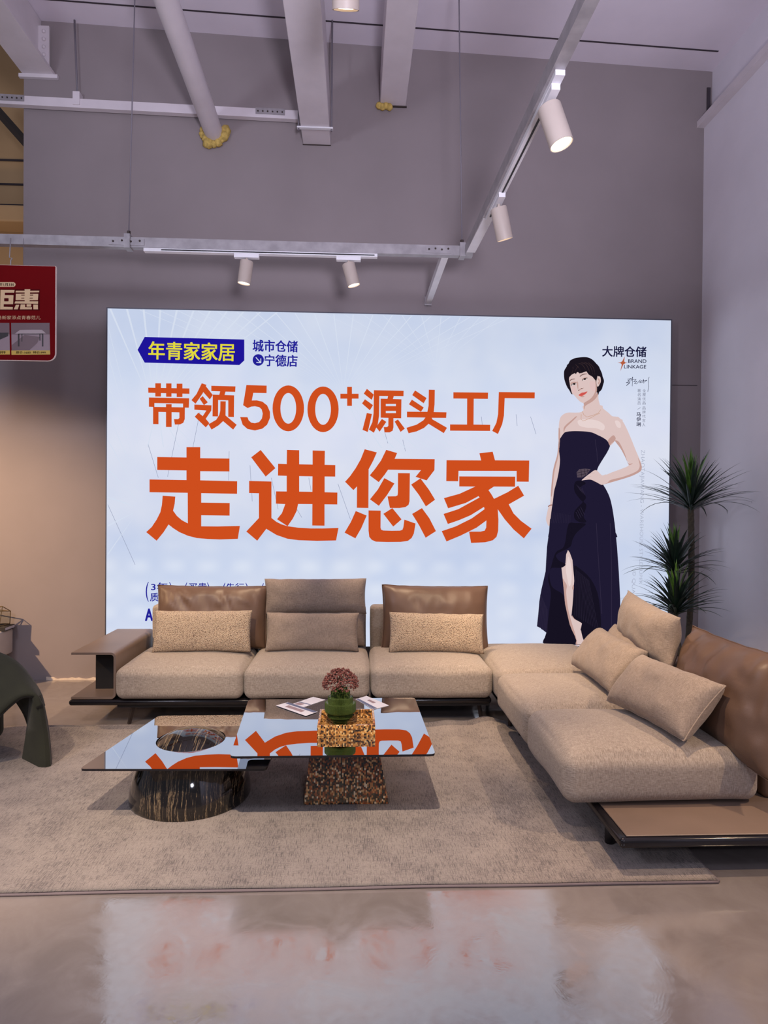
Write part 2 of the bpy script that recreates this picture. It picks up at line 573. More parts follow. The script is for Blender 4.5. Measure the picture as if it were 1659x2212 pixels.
class G:
    """collects shapes (world coordinates) that become ONE mesh object"""

    def __init__(s):
        s.v, s.f, s.mi = [], [], []

    def add(s, vs, fs, mi=0):
        b = len(s.v)
        s.v += [Vector(p) for p in vs]
        s.f += [tuple(i + b for i in f) for f in fs]
        s.mi += [mi] * len(fs)
        return s

    def box(s, lo, hi, mi=0, bev=0.0, seg=2, M=None):
        lo, hi = Vector(lo), Vector(hi)
        if bev > 0:
            bm = bmesh.new()
            bmesh.ops.create_cube(bm, size=1)
            for v in bm.verts:
                v.co = Vector([(lo[i] + hi[i]) / 2 + v.co[i] * (hi[i] - lo[i]) for i in range(3)])
            bmesh.ops.bevel(bm, geom=bm.edges[:], offset=bev, segments=seg, profile=0.5, affect='EDGES')
            bm.verts.index_update()
            vs = [v.co.copy() for v in bm.verts]
            fs = [tuple(v.index for v in f.verts) for f in bm.faces]
            bm.free()
        else:
            vs = [Vector((x, y, z)) for x in (lo.x, hi.x) for y in (lo.y, hi.y) for z in (lo.z, hi.z)]
            fs = [(0, 1, 3, 2), (4, 6, 7, 5), (0, 4, 5, 1), (2, 3, 7, 6), (0, 2, 6, 4), (1, 5, 7, 3)]
        if M is not None:
            vs = [M @ v for v in vs]
        return s.add(vs, fs, mi)

    def tube(s, pts, r, n=10, mi=0, cap=True):
        pts = [Vector(p) for p in pts]
        rs = r if isinstance(r, (list, tuple)) else [r] * len(pts)
        vs, fs = [], []
        prev = None
        for i, p in enumerate(pts):
            d = (pts[min(i + 1, len(pts) - 1)] - pts[max(i - 1, 0)]).normalized()
            ref = prev if prev is not None else (Vector((0, 0, 1)) if abs(d.z) < 0.9 else Vector((1, 0, 0)))
            a = (ref - d * ref.dot(d)).normalized()
            prev = a
            b = d.cross(a)
            for k in range(n):
                t = 2 * PI * k / n
                vs.append(p + (a * math.cos(t) + b * math.sin(t)) * rs[i])
        for i in range(len(pts) - 1):
            for k in range(n):
                fs.append((i * n + k, i * n + (k + 1) % n, (i + 1) * n + (k + 1) % n, (i + 1) * n + k))
        if cap:
            fs.append(tuple(reversed(range(n))))
            fs.append(tuple((len(pts) - 1) * n + k for k in range(n)))
        return s.add(vs, fs, mi)

    def lathe(s, prof, c, n=32, mi=0, M=None, rib=None):
        vs, fs = [], []
        for r, z in prof:
            for k in range(n):
                t = 2 * PI * k / n
                rr = r * (1 + (rib * (1 if k % 2 else -1) if rib else 0))
                vs.append(Vector((rr * math.cos(t), rr * math.sin(t), z)))
        for i in range(len(prof) - 1):
            for k in range(n):
                fs.append((i * n + k, i * n + (k + 1) % n, (i + 1) * n + (k + 1) % n, (i + 1) * n + k))
        fs.append(tuple(reversed(range(n))))
        fs.append(tuple((len(prof) - 1) * n + k for k in range(n)))
        M = M or Matrix.Identity(4)
        c = Vector(c)
        return s.add([M @ v + c for v in vs], fs, mi)

    def ball(s, c, r, n=8, mi=0):
        prof = [(max(1e-4, r * math.sin(PI * i / n)), -r * math.cos(PI * i / n)) for i in range(n + 1)]
        return s.lathe(prof, c, n + 2, mi)

    def prism(s, poly, axis, a, b, mi=0):
        """polygon (2D) pushed along an axis from a to b"""
        n = len(poly)

        def P(u, v, t):
            return Vector((t, u, v)) if axis == 0 else Vector((u, t, v)) if axis == 1 else Vector((u, v, t))
        vs = [P(u, v, a) for u, v in poly] + [P(u, v, b) for u, v in poly]
        fs = [(i, (i + 1) % n, n + (i + 1) % n, n + i) for i in range(n)]
        tri = tessellate_polygon([[Vector((u, v, 0)) for u, v in poly]])
        fs += [tuple(t) for t in tri] + [tuple(n + i for i in reversed(t)) for t in tri]
        return s.add(vs, fs, mi)

    def flat(s, loops, mi=0):
        """filled flat outline (first loop) with holes, 3D points"""
        tri = tessellate_polygon([[Vector(p) for p in l] for l in loops])
        vs = [p for l in loops for p in l]
        return s.add(vs, [tuple(t) for t in tri], mi)

    def build(s, name, mats, parent=None, smooth=False, auto=None, fixn=True, loc=None):
        me = bpy.data.meshes.new(name)
        off = rootof(parent) if parent is not None else (Vector(loc) if loc is not None else None)
        if off is None:
            if s.v:
                xs = [v.x for v in s.v]; ys = [v.y for v in s.v]; zs = [v.z for v in s.v]
                off = Vector(((min(xs) + max(xs)) / 2, (min(ys) + max(ys)) / 2, min(zs)))
            else:
                off = Vector((0, 0, 0))
        me.from_pydata([v - off for v in s.v], [], s.f)
        if not isinstance(mats, (list, tuple)):
            mats = [mats]
        for m in mats:
            me.materials.append(MATS[m])
        for p, i in zip(me.polygons, s.mi):
            p.material_index = i
            p.use_smooth = smooth
        if fixn:
            bm = bmesh.new()
            bm.from_mesh(me)
            bmesh.ops.recalc_face_normals(bm, faces=bm.faces)
            bm.to_mesh(me)
            bm.free()
        if auto is not None:
            for p in me.polygons:
                p.use_smooth = True
            me.set_sharp_from_angle(angle=math.radians(auto))
        me.update()
        o = bpy.data.objects.new(name, me)
        COL.objects.link(o)
        if parent is not None:
            o.parent = parent
        else:
            o.location = off
        return o


def structure(o):
    o['kind'] = 'structure'
    return o


def catmull(pts, n=5, closed=True):
    out = []
    m = len(pts)
    rng = m if closed else m - 1
    for i in range(rng):
        p = [Vector(pts[(i + k) % m]) if closed else Vector(pts[max(0, min(m - 1, i + k))]) for k in (-1, 0, 1, 2)]
        for k in range(n):
            t = k / n
            out.append(0.5 * ((2 * p[1]) + (p[2] - p[0]) * t + (2 * p[0] - 5 * p[1] + 4 * p[2] - p[3]) * t * t
                              + (3 * p[1] - p[0] - 3 * p[2] + p[3]) * t ** 3))
    if not closed:
        out.append(Vector(pts[-1]))
    return out


# ------------------------------------------------------------------ the room
YW = 5.65      # face of the back wall
XR = 3.07      # face of the right wall
XE = -2.83     # edge of the back wall beside the next hall


def ceil_z(x):
    return 5.50 - 0.036 * (x + 0.0)


structure(G().box((-7, -4, -0.1), (3.6, 10, 0)).build('floor', 'screed_floor', loc=(0, 0, 0)))
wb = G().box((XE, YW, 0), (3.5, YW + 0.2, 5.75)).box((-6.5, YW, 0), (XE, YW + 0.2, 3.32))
structure(wb.build('wall_back', 'wall_paint_shaded', loc=(0, YW, 0)))
structure(G().box((XR, -3.0, 0), (XR + 0.3, YW, 4.90)).box((XR + 0.07, -3.0, 4.90), (XR + 0.3, YW, 5.75)).build('wall_right', 'wall_paint', loc=(XR, 0, 0)))
cl = G()
vs = [(x, y, ceil_z(x) + dz) for x in (-6.5, 3.5) for y in (-3.0, YW) for dz in (0, 0.12)]
cl.add(vs, [(0, 1, 3, 2), (4, 6, 7, 5), (0, 4, 5, 1), (2, 3, 7, 6), (0, 2, 6, 4), (1, 5, 7, 3)])
structure(cl.build('ceiling', 'ceiling_paint', loc=(0, 0, 5.4)))
# dark joints of the ceiling boards
for i, (yj, wj) in enumerate(((5.40, 0.013), (4.72, 0.013), (3.9, 0.013))):
    t = G()
    vs = [(x, y, ceil_z(x) + dz) for x in (-2.6, 3.05) for y in (yj - wj / 2, yj + wj / 2) for dz in (-0.004, 0.004)]
    t.add(vs, [(0, 1, 3, 2), (4, 6, 7, 5), (0, 4, 5, 1), (2, 3, 7, 6), (0, 2, 6, 4), (1, 5, 7, 3)])
    structure(t.build('trim_%d' % (i + 1), 'dark_gap'))
# ledge of the steel girder along the right wall and the dark slot above it
structure(G().box((XR - 0.065, -3.0, 4.885), (XR + 0.0, YW, 4.94)).build('trim_4', 'white_steel'))
structure(G().box((XR + 0.02, YW - 0.012, 4.945), (XR + 0.05, YW + 0.0, 5.24)).build('trim_5', 'dark_gap'))
p0, p1 = aty(1452, 832, YW), aty(1506, 832, YW)
structure(G().box((p0.x, YW - 0.004, p0.z - 0.002), (p1.x, YW, p0.z + 0.002)).build('trim_6', 'dark_gap'))
# broken plaster along the foot of the wall
ch = G()
px, prev = -2.62, None
pts_top, pts_bot = [], []
while px < -1.9:
    pts_bot.append((px, 0.0))
    pts_top.append((px, 0.016 + 0.02 * noise.noise(Vector((px * 9, 3, 1))) + random.uniform(-.004, .008)))
    px += 0.03
ch.prism(pts_bot + pts_top[::-1], 1, YW - 0.012, YW)
structure(ch.build('trim_7', 'plaster_chip'))
# the next hall seen past the wall's edge: boarded wall with dark joints, a duct, a brace
fw = G().box((-6.5, 9.0, 0), (-3.5, 9.15, 8.6))
structure(fw.build('wall_far', 'next_hall_panels'))
jz = [7.5, 7.05, 6.7, 6.33, 5.98, 5.65, 5.2]
for i, y in enumerate((346, 398, 443, 488)):
    p = aty(25, y, 8.99)
    structure(G().box((-6.4, 8.985, p.z - 0.012), (-3.6, 9.0, p.z + 0.012)).build('trim_%d' % (8 + i), 'dark_gap'))
p = aty(25, 470, 8.6)
o = G().box((-6.3, 8.45, p.z - 0.11), (-3.7, 8.8, p.z + 0.10), bev=0.02).build('air_duct', 'next_hall_panels')
tag(o, 'pale duct across the brown boarded wall seen past the wall edge, top left', 'duct')
a, b = aty(-40, 200, 7.8), aty(75, 330, 7.8)
o = G().tube([a, b], 0.05, 4).build('diagonal_brace', 'dark_metal')
tag(o, 'dark slanting brace in the opening below the big roof girder at top left', 'brace')

# ------------------------------------------------------------------ roof steel
# box beam (left of centre)
pa, pb = aty(655, 312, YW), aty(714, 312, YW)
bm1 = empty('box_beam', (0.5 * (pa.x + pb.x), 4.0, pa.z), 'wide white steel beam above the lit billboard, ending at the wall beside the clamp', 'beam', 'white roof beams')
G().box((pa.x, -1.2, pa.z), (pb.x, YW, pa.z + 0.34), bev=0.004, seg=1).build('beam_body', 'white_steel', bm1)
G().box((pa.x - 0.004, YW - 0.008, pa.z - 0.006), (pb.x + 0.004, YW - 0.0005, pa.z - 0.0005)).build('end_plate', 'dark_metal', bm1)
pa2, pb2 = aty(821, 229, YW), aty(876, 229, YW)
bm2 = empty('box_beam', (0.5 * (pa2.x + pb2.x), 4.0, pa2.z), 'white steel beam to the right of centre, yellow foam at its wall end', 'beam', 'white roof beams')
G().box((pa2.x, -1.2, pa2.z), (pb2.x, YW, pa2.z + 0.30), bev=0.004, seg=1).build('beam_body', 'white_steel', bm2)
G().box((pa2.x - 0.01, YW - 0.015, pa2.z - 0.01), (pb2.x + 0.01, YW - 0.0005, pa2.z)).build('end_plate', 'dark_metal', bm2)


def foam(c, r, n, squash, parent, seed):
    rnd = random.Random(seed)
    gg = G()
    for k in range(n):
        a = PI * (0.95 + 1.1 * k / (n - 1))
        rr = r * rnd.uniform(0.9, 1.12)
        q = Vector((c[0] + rr * math.cos(a), YW - 0.03, c[2] + rr * math.sin(a) * squash))
        gg.ball(q, rnd.uniform(0.028, 0.05), 6)
    for v in gg.v:
        v += Vector((1, 1, 1)) * 0.012 * noise.noise(v * 40)
        v.y = min(v.y, YW - 0.001)
    return gg.build('foam_seal', 'foam_yellow', parent, True)


f2 = G()
for k in range(4):
    f2.ball((pa2.x - 0.01 + 0.03 * k, YW - 0.03, pa2.z - 0.015 - 0.01 * (k % 2)), 0.03, 6)
f2.build('foam_seal', 'foam_yellow', bm2, True)
# round pipe
pe = aty(463, 290, YW)
pr = 0.079
pipe = empty('round_pipe', (pe.x, 4.0, pe.z), 'thick white round pipe running into the wall with yellow foam around its end', 'pipe')
G().tube([(pe.x + 0.04, -1.2, pe.z + 0.10), (pe.x, YW, pe.z)], pr, 28).build('pipe_body', 'white_steel', pipe, True, auto=40)
foam((pe.x, YW, pe.z), pr + 0.015, 9, 1.0, pipe, 4)
# I-section girder at top left
gx0, gx1, gz = -2.83, -2.57, 5.13
gxm = (gx0 + gx1) / 2
gd = empty('roof_girder', (gxm, 4.0, gz), 'heavy white roof girder with a flange at the top left corner', 'beam')
G().box((gx0, -1.2, gz), (gx1, YW - 0.002, gz + 0.025)).build('bottom_flange', 'white_steel', gd)
G().box((gxm - 0.012, -1.2, gz + 0.025), (gxm + 0.012, YW - 0.002, 5.59)).build('web', 'white_steel', gd)
G().box((gx0 - 0.03, YW - 0.03, gz - 0.03), (gx1 + 0.03, YW - 0.002, gz)).build('bearing_plate', 'white_steel', gd)
G().box((gxm + 0.012, YW - 0.05, gz + 0.025), (gxm + 0.10, YW - 0.03, 5.52)).build('end_plate', 'white_steel', gd)
for k in range(5):
    G().ball((gxm + 0.06, YW - 0.055, gz + 0.08 + 0.065 * k), 0.016, 6).build('bolt', 'white_steel', gd, True)

# upper rail (empty cable rail) along the wall
YU = 5.605
ua, ub = aty(-60, 224, YU), aty(654, 262, YU)
ur = empty('cable_rail', ((ua.x + ub.x) / 2, YU, ub.z), 'thin white rail high on the wall, from the roof girder to the clamped beam', 'rail')


def bar(gg, a, b, w_, h_, mi=0):
    a, b = Vector(a), Vector(b)
    d = (b - a)
    n_ = Vector((-d.y, d.x, 0)).normalized() * w_ / 2
    z = Vector((0, 0, h_))
    vs = [a - n_, a + n_, b + n_, b - n_, a - n_ + z, a + n_ + z, b + n_ + z, b - n_ + z]
    gg.add(vs, [(0, 1, 2, 3), (4, 7, 6, 5), (0, 4, 5, 1), (1, 5, 6, 2), (2, 6, 7, 3), (3, 7, 4, 0)], mi)
    return gg


bar(G(), ua, ub, 0.05, 0.075).build('rail_body', 'white_steel', ur)
for x0, x1 in ((552, 615), (-10, 52)):
    a, b = aty(x0, 224 + (x0 + 60) * 0.0532 - 14, YU - 0.03), aty(x1, 224 + (x1 + 60) * 0.0532 - 14, YU - 0.03)
    bar(G(), a + Vector((0, 0, -0.01)), b + Vector((0, 0, -0.01)), 0.006, 0.05).build('splice_plate', 'galvanised_steel', ur)
    for k in range(6):
        q = a.lerp(b, (k + 0.5) / 6) + Vector((0, -0.004, 0.012))
        G().ball(q, 0.007, 6).build('screw', 'dark_metal', ur, True)
a = aty(168, 222, YU)
t_ = aty(157, 35, YU)
G().tube([a, (a.x - 0.03, YU, 5.58)], 0.008, 8).build('hanger_rod', 'cable_grey', ur, True)
G().box((a.x - 0.028, YU - 0.035, a.z - 0.035), (a.x + 0.028, YU + 0.035, a.z + 0.075)).build('hanger_clip', 'white_steel', ur)
# clamp under the box beam
bq = aty(683, 258, 5.4)
cw = G().box((pa.x - 0.03, 5.375, pa.z - 0.013), (pb.x + 0.03, 5.405, pa.z - 0.001))
ck = empty('beam_clamp', ((pa.x + pb.x) / 2, 5.39, pa.z - 0.035), 'flat clamp slung under the wide beam on two threaded rods', 'clamp')
cw.build('clamp_plate', 'white_track', ck)
for xx in (pa.x - 0.018, pb.x + 0.018):
    G().tube([(xx, 5.39, pa.z - 0.03), (xx, 5.39, ceil_z(xx))], 0.007, 8).build('threaded_rod', 'cable_grey', ck, True)

# ------------------------------------------------------------------ lighting rail with tracks
YR, ZR = 4.55, 3.265
cx = aty(1012, 560, YR).x
xr_ = cx + 0.0
rail = empty('lighting_rail', (0, YR, ZR), 'galvanised lighting rail that turns a corner towards the viewer above the sofa', 'rail')
RW, RH = 0.052, 0.068
G().box((-3.4, YR - RW / 2, ZR), (xr_ + RW / 2, YR + RW / 2, ZR + RH)).build('long_rail', 'galvanised_steel', rail)
bar(G(), (xr_ - 0.005, YR - RW / 2, ZR), (xr_ + 0.045, 0.6, ZR), RW, RH).build('side_rail', 'galvanised_steel', rail)
bar(G(), (xr_ + 0.0, YR - 0.09, ZR - 0.003), (xr_ + 0.012, YR - 0.62, ZR - 0.003), RW + 0.008, RH * 0.9).build('corner_sleeve', 'white_track', rail)
sx = aty(962, 562, YR).x
G().box((sx - 0.024, YR + RW / 2, ZR), (sx + 0.024, YW - 0.005, ZR + RH * 0.8)).build('wall_bracket_rail', 'white_track', rail)
G().box((sx - 0.03, YW - 0.025, ZR - 0.01), (sx + 0.03, YW - 0.001, ZR + RH)).build('wall_plate', 'galvanised_steel', rail)
for px, lean in ((278, 0.045), (998, -0.045)):
    q = aty(px, 528, YR)
    G().tube([(q.x, YR, ZR + RH), (q.x + lean, YR, ceil_z(q.x))], 0.0045, 8).build('hanger_rod', 'cable_grey', rail, True)
    G().box((q.x - 0.02, YR - RW / 2 - 0.012, ZR - 0.008), (q.x + 0.02, YR + RW / 2 + 0.012, ZR + RH + 0.02)).build('hanger_clip', 'galvanised_steel', rail)
    G().tube([(q.x, YR, ZR + RH + 0.01), (q.x, YR, ZR + RH + 0.05)], 0.013, 6).build('hanger_nut', 'dark_metal', rail)
for x0, x1 in ((235, 312), (920, 975)):
    a, b = aty(x0, 530, YR - RW / 2), aty(x1, 530, YR - RW / 2)
    G().box((a.x, YR - RW / 2 - 0.004, ZR + 0.012), (b.x, YR - RW / 2, ZR + 0.056)).build('splice_plate', 'galvanised_steel', rail)
    for k in range(4):
        G().ball((a.x + (b.x - a.x) * (k + 0.5) / 4, YR - RW / 2 - 0.006, ZR + 0.036 + 0.006 * (k % 2)), 0.007, 6).build('screw', 'dark_metal', rail, True)
# tracks that carry the lamps
t0, t1 = aty(312, 548, YR), aty(815, 556, YR)
G().box((t0.x, YR - 0.02, ZR - 0.022), (t1.x, YR + 0.02, ZR - 0.0)).build('track', 'white_track', rail)
G().box((t0.x + 0.12, YR - 0.023, ZR - 0.015), (t1.x - 0.02, YR - 0.019, ZR - 0.008)).build('track_groove', 'black_matte', rail)


def side_at(py, z=ZR):          # a point on the side rail seen at picture height py
    d = ray(1100, py)
    t = (z - 1.5) / d.z
    y = (CAM + d * t).y
    return Vector((xr_ + 0.0 + 0.045 * (YR - y) / (YR - 0.6), y, z))


s0, s1 = side_at(470), side_at(146)
gx = G()
bar(gx, (s0.x + 0.004, s0.y, ZR - 0.022), (s1.x + 0.004, s1.y, ZR - 0.022), 0.04, 0.022)
gx.build('track', 'white_track', rail)
bar(G(), (s0.x + 0.004, s0.y - 0.05, ZR - 0.0235), (s1.x + 0.004, s1.y + 0.25, ZR - 0.0235), 0.01, 0.003).build('track_groove', 'black_matte', rail)


def track_lamp(base, aim, length, rad, label, light=None, adapter_dir=(1, 0, 0), parts=True, glow=True):
    base = Vector(base)
    o = empty('track_spotlight', base, label, 'lamp', 'white cylinder spotlights on the rail')
    ax = Vector(adapter_dir).normalized()
    n_ = Vector((-ax.y, ax.x, 0))
    gg = G()
    vs = []
    for a in (-0.085, 0.085):
        for b in (-0.018, 0.018):
            for c in (-0.026, 0.0):
                vs.append(base + ax * a + n_ * b + Vector((0, 0, c)))
    gg.add(vs, [(0, 1, 3, 2), (4, 6, 7, 5), (0, 4, 5, 1), (2, 3, 7, 6), (0, 2, 6, 4), (1, 5, 7, 3)])
    gg.build('adapter', 'white_track', o)
    aim = Vector(aim).normalized()
    piv = base + Vector((0, 0, -0.055))
    G().tube([base + Vector((0, 0, -0.02)), piv - aim * 0.0], 0.009, 10).build('stem', 'lamp_white', o, True)
    top = piv - aim * 0.01
    rot = aim.to_track_quat('Z', 'Y').to_matrix().to_4x4()
    G().lathe([(0.001, 0), (rad * 0.93, 0.0), (rad, 0.006), (rad, length), (rad * 0.93, length), (rad * 0.9, length - 0.012), (0.001, length - 0.012)],
              top, 36, M=rot).build('lamp_body', 'lamp_white', o, auto=35)
    G().lathe([(0.001, length - 0.010), (rad * 0.88, length - 0.010), (rad * 0.88, length - 0.006), (0.001, length - 0.006)],
              top, 28, M=rot).build('lens', 'lamp_glow', o, True)
    if light:
        l = spot('lamp_light', top + aim * (length + 0.01), top + aim * 3, light[0], WARM, light[1], 0.7, 0.03)
    return o


def below_rail(px):
    return Vector((aty(px, 560, YR).x, YR, ZR - 0.022))


track_lamp(below_rail(533), (-0.14, 0.06, -1), 0.155, 0.045, 'white cylinder spotlight, the left one hanging from the long rail', (150, 48))
track_lamp(below_rail(753), (0.28, 0.05, -1), 0.155, 0.045, 'white cylinder spotlight, the right one hanging from the long rail', (190, 50))
b3 = side_at(432, ZR - 0.022)
track_lamp(b3 + Vector((0.004, 0, 0)), (0.30, 0.26, -1), 0.175, 0.046, 'white cylinder spotlight nearest the corner on the side rail', (210, 54), (0, 1, 0))
b4 = side_at(205, ZR - 0.022)
track_lamp(b4 + Vector((0.004, 0, 0)), (0.30, -0.12, -1), 0.175, 0.05, 'white cylinder spotlight high on the side rail with its lit face showing', (190, 56), (0, 1, 0))
# round downlight at the top edge
q = aty(747, 22, 2.9)
dl = empty('track_spotlight', (q.x, q.y, q.z), 'white spotlight cut off by the top edge of the picture, between the two beams', 'lamp')
aim = Vector((0.0, 0.52, -0.86)).normalized()
rot = aim.to_track_quat('Z', 'Y').to_matrix().to_4x4()
G().lathe([(0.001, -0.012), (0.050, -0.012), (0.054, 0), (0.060, 0), (0.060, -0.22), (0.001, -0.22)], q, 36, M=rot).build('lamp_body', 'lamp_white', dl, auto=35)
G().lathe([(0.001, -0.008), (0.050, -0.008), (0.050, -0.0115), (0.001, -0.0115)], q, 28, M=rot).build('lens', 'lamp_glow', dl, True)
tp_ = q - aim * 0.17
G().tube([tp_, (tp_.x, tp_.y, ceil_z(q.x))], 0.010, 10).build('stem', 'lamp_white', dl, True)

# ------------------------------------------------------------------ lit billboard
YL = 5.56
LB0, LB1 = -2.072, 2.752      # left and right edge
tl, tr_ = aty(232.5, 666, YL), aty(1449.5, 692.5, YL)
LB0, LB1, LBT, LBB = tl.x, tr_.x, (tl.z + tr_.z) / 2, 0.30


def lb_mat():
    m, nt, out = newmat('billboard_print')
    v = coords(nt)
    sep = N(nt, 'ShaderNodeSeparateXYZ')
    L(nt, v, sep.inputs[0])
    n1 = noise_tex(nt, v, 0.9, 3, 0.5)
    n2 = noise_tex(nt, v, 2.2, 2, 0.5)
    zz = math_n(nt, 'MULTIPLY', sep.outputs[2], 1 / 2.87)
    k = math_n(nt, 'ADD', zz, math_n(nt, 'MULTIPLY', math_n(nt, 'SUBTRACT', n1, 0.5), 0.55))
    c = ramp(nt, k, [(0.0, srgb(206, 215, 236)), (0.22, srgb(198, 210, 233)), (0.33, srgb(188, 201, 228)), (0.45, srgb(212, 217, 233)),
                     (0.65, srgb(216, 220, 238)), (0.82, srgb(204, 214, 234)), (1.0, srgb(190, 202, 226))])
    c = mix(nt, 0.35, c, ramp(nt, n2, [(0.3, srgb(196, 208, 236)), (0.7, srgb(226, 229, 240))]))
    # pale out-of-focus window grid low on the print
    ch = N(nt, 'ShaderNodeTexWave', wave_type='BANDS', bands_direction='X')
    ch.inputs['Scale'].default_value = 1.1
    ch.inputs['Distortion'].default_value = 0.6
    L(nt, v, ch.inputs['Vector'])
    cz = N(nt, 'ShaderNodeTexWave', wave_type='BANDS', bands_direction='Z')
    cz.inputs['Scale'].default_value = 1.6
    cz.inputs['Distortion'].default_value = 0.4
    L(nt, v, cz.inputs['Vector'])
    grid = math_n(nt, 'MULTIPLY', ch.outputs['Fac'], cz.outputs['Fac'])
    low = ramp(nt, zz, [(0.12, g(0.3)), (0.24, g(0.3)), (0.34, g(0))])
    rx = ramp(nt, math_n(nt, 'MULTIPLY', sep.outputs[0], 0.2), [(0.0, g(1)), (0.22, g(0.6)), (0.3, g(0.1))])
    c = mix(nt, math_n(nt, 'MULTIPLY', math_n(nt, 'MULTIPLY', grid, low), rx), c, srgb(238, 242, 248))
    e = N(nt, 'ShaderNodeEmission')
    L(nt, c, e.inputs[0])
    e.inputs[1].default_value = 1.03
    L(nt, e.outputs[0], out.inputs[0])
    MATS['billboard_print'] = m


lb_mat()
ES = 1.0
for nm, rgb in dict(ink_orange=(206, 78, 30), ink_navy=(34, 32, 150), ink_dark=(26, 26, 62), ink_blue=(30, 20, 152), ink_yellow=(226, 216, 60),
                    ink_grey=(112, 116, 136), ink_pale=(164, 170, 190), ink_ray=(213, 222, 239), ink_line=(150, 158, 184), ink_star=(180, 92, 62),
                    skin=(219, 194, 191), skin_shade=(194, 156, 148), skin_deep=(150, 98, 86), skin_light=(230, 210, 208), hair=(27, 21, 30),
                    hair_light=(62, 46, 48), lips=(214, 92, 84), lips_dark=(170, 62, 60), brow=(128, 100, 98), eye_dark=(34, 24, 26), eye_white=(214, 204, 206), cheek=(222, 190, 188),
                    gold=(190, 140, 104), dress=(31, 26, 50), dress_dark=(22, 18, 33), dress_low=(27, 21, 36), dress_line=(56, 48, 72), dress_sheer=(84, 72, 84)).items():
    emit(nm, srgb(*rgb), ES)

lb = empty('lit_billboard', ((LB0 + LB1) / 2, YW, LBB), 'large glowing billboard on the back wall with orange lettering and a printed woman', 'billboard')
emat = G().box((LB0, YL, LBB), (LB1, YL + 0.004, LBT))
emat.build('printed_panel', 'billboard_print', lb)
plain('billboard_frame', srgb(92, 92, 102), 0.4, 0.4)
fr = G()
fw_ = 0.009
fr.box((LB0 - fw_, YL - 0.004, LBB - fw_), (LB0, YW - 0.001, LBT + fw_)).box((LB1, YL - 0.004, LBB - fw_), (LB1 + fw_, YW - 0.001, LBT + fw_))
fr.box((LB0, YL - 0.004, LBT), (LB1, YW - 0.001, LBT + fw_)).box((LB0, YL - 0.004, LBB - fw_), (LB1, YW - 0.001, LBB))
fr.build('frame', 'billboard_frame', lb)


def onp(p, lay):           # a spot of the print, `lay` ink layers above the panel
    q = aty(p[0], p[1], YL)
    return Vector((q.x, YL - 0.0006 * lay, q.z))


def zz(ox, oy, s):
    return lambda pts: [(ox + x / s, oy + y / s) for x, y in pts]


Z1, Z2 = zz(300, 950, 3.7705), zz(730, 950, 3.7705)
Z3, Z4 = zz(300, 810, 3.7705), zz(730, 810, 3.7705)
ZF, ZB, ZD, ZT = zz(1190, 760, 11.85), zz(1170, 880, 6.636), zz(1140, 1130, 6.636), zz(1280, 740, 9.217)
ZG = zz(220, 650, 2.7197)


def rect(x0, y0, x1, y1):
    return [(x0, y0), (x1, y0), (x1, y1), (x0, y1)]


def ell(cx_, cy_, rx, ry, n=40):
    return [(cx_ + rx * math.cos(2 * PI * k / n), cy_ + ry * math.sin(2 * PI * k / n)) for k in range(n)]


def ink(name, shapes, mat, lay, parent):
    """shapes: list of outlines, or (outline, hole, hole...)"""
    gg = G()
    for s in shapes:
        loops = s if isinstance(s, tuple) else (s,)
        gg.flat([[onp(p, lay) for p in l] for l in loops])
    for f in range(len(gg.f)):      # all faces look into the room
        a, b, c = (gg.v[i] for i in gg.f[f][:3])
        if (b - a).cross(c - a).y > 0:
            gg.f[f] = tuple(reversed(gg.f[f]))
    return gg.build(name, mat, parent, fixn=False)


def poly_line(pts, w_, taper=False):
    """a pen stroke in picture space as one outline"""
    pts = [Vector(p) for p in pts]
    l, r = [], []
    for i, p in enumerate(pts):
        d = (pts[min(i + 1, len(pts) - 1)] - pts[max(i - 1, 0)])
        d = d.normalized() if d.length > 1e-6 else Vector((1, 0))
        n_ = Vector((-d.y, d.x)) * (w_ / 2)
        if taper and i in (0, len(pts) - 1):
            n_ *= 0.3
        l.append(tuple(p + n_))
        r.append(tuple(p - n_))
    return l + r[::-1]


# the big line of lettering
zou = Z1([(388, 60), (500, 60), (500, 150), (738, 153), (738, 258), (500, 256), (500, 330), (801, 338), (800, 440), (508, 435), (508, 512), (740, 515), (739, 618),
          (508, 615), (508, 705), (640, 706), (823, 702), (806, 807), (660, 812), (560, 808), (470, 800), (400, 782), (330, 752), (280, 720), (242, 690),
          (200, 755), (145, 822), (60, 752), (105, 710), (145, 650), (175, 590), (188, 530), (194, 455), (297, 463), (292, 520), (279, 578), (310, 620), (350, 655),
          (399, 681), (398, 432), (87, 427), (87, 323), (388, 328), (388, 250), (150, 246), (150, 140), (388, 144)])
jin1 = Z1([(915, 143), (992, 83), (1112, 231), (1033, 300)])
jin2 = Z1([(898, 335), (1080, 340), (1080, 637), (1120, 668), (1160, 688), (1211, 704), (1300, 716), (1400, 722), (1500, 722), (1626, 718), (1606, 820), (1450, 823),
           (1300, 818), (1210, 806), (1120, 775), (1038, 725), (964, 822), (875, 747), (978, 637), (978, 436), (898, 434)])
jin3 = (Z1([(1206, 82), (1306, 85), (1306, 200), (1415, 202), (1415, 87), (1515, 90), (1513, 204), (1600, 206), (1599, 300), (1513, 299), (1513, 427), (1617, 430),
            (1616, 527), (1512, 526), (1512, 700), (1412, 698), (1413, 524), (1297, 523), (1285, 580), (1255, 640), (1211, 704), (1125, 647), (1165, 598), (1192, 524),
            (1116, 520), (1117, 420), (1204, 421), (1204, 294), (1133, 292), (1134, 195), (1204, 198)]), Z1([(1306, 296), (1414, 298), (1413, 424), (1306, 422)]))
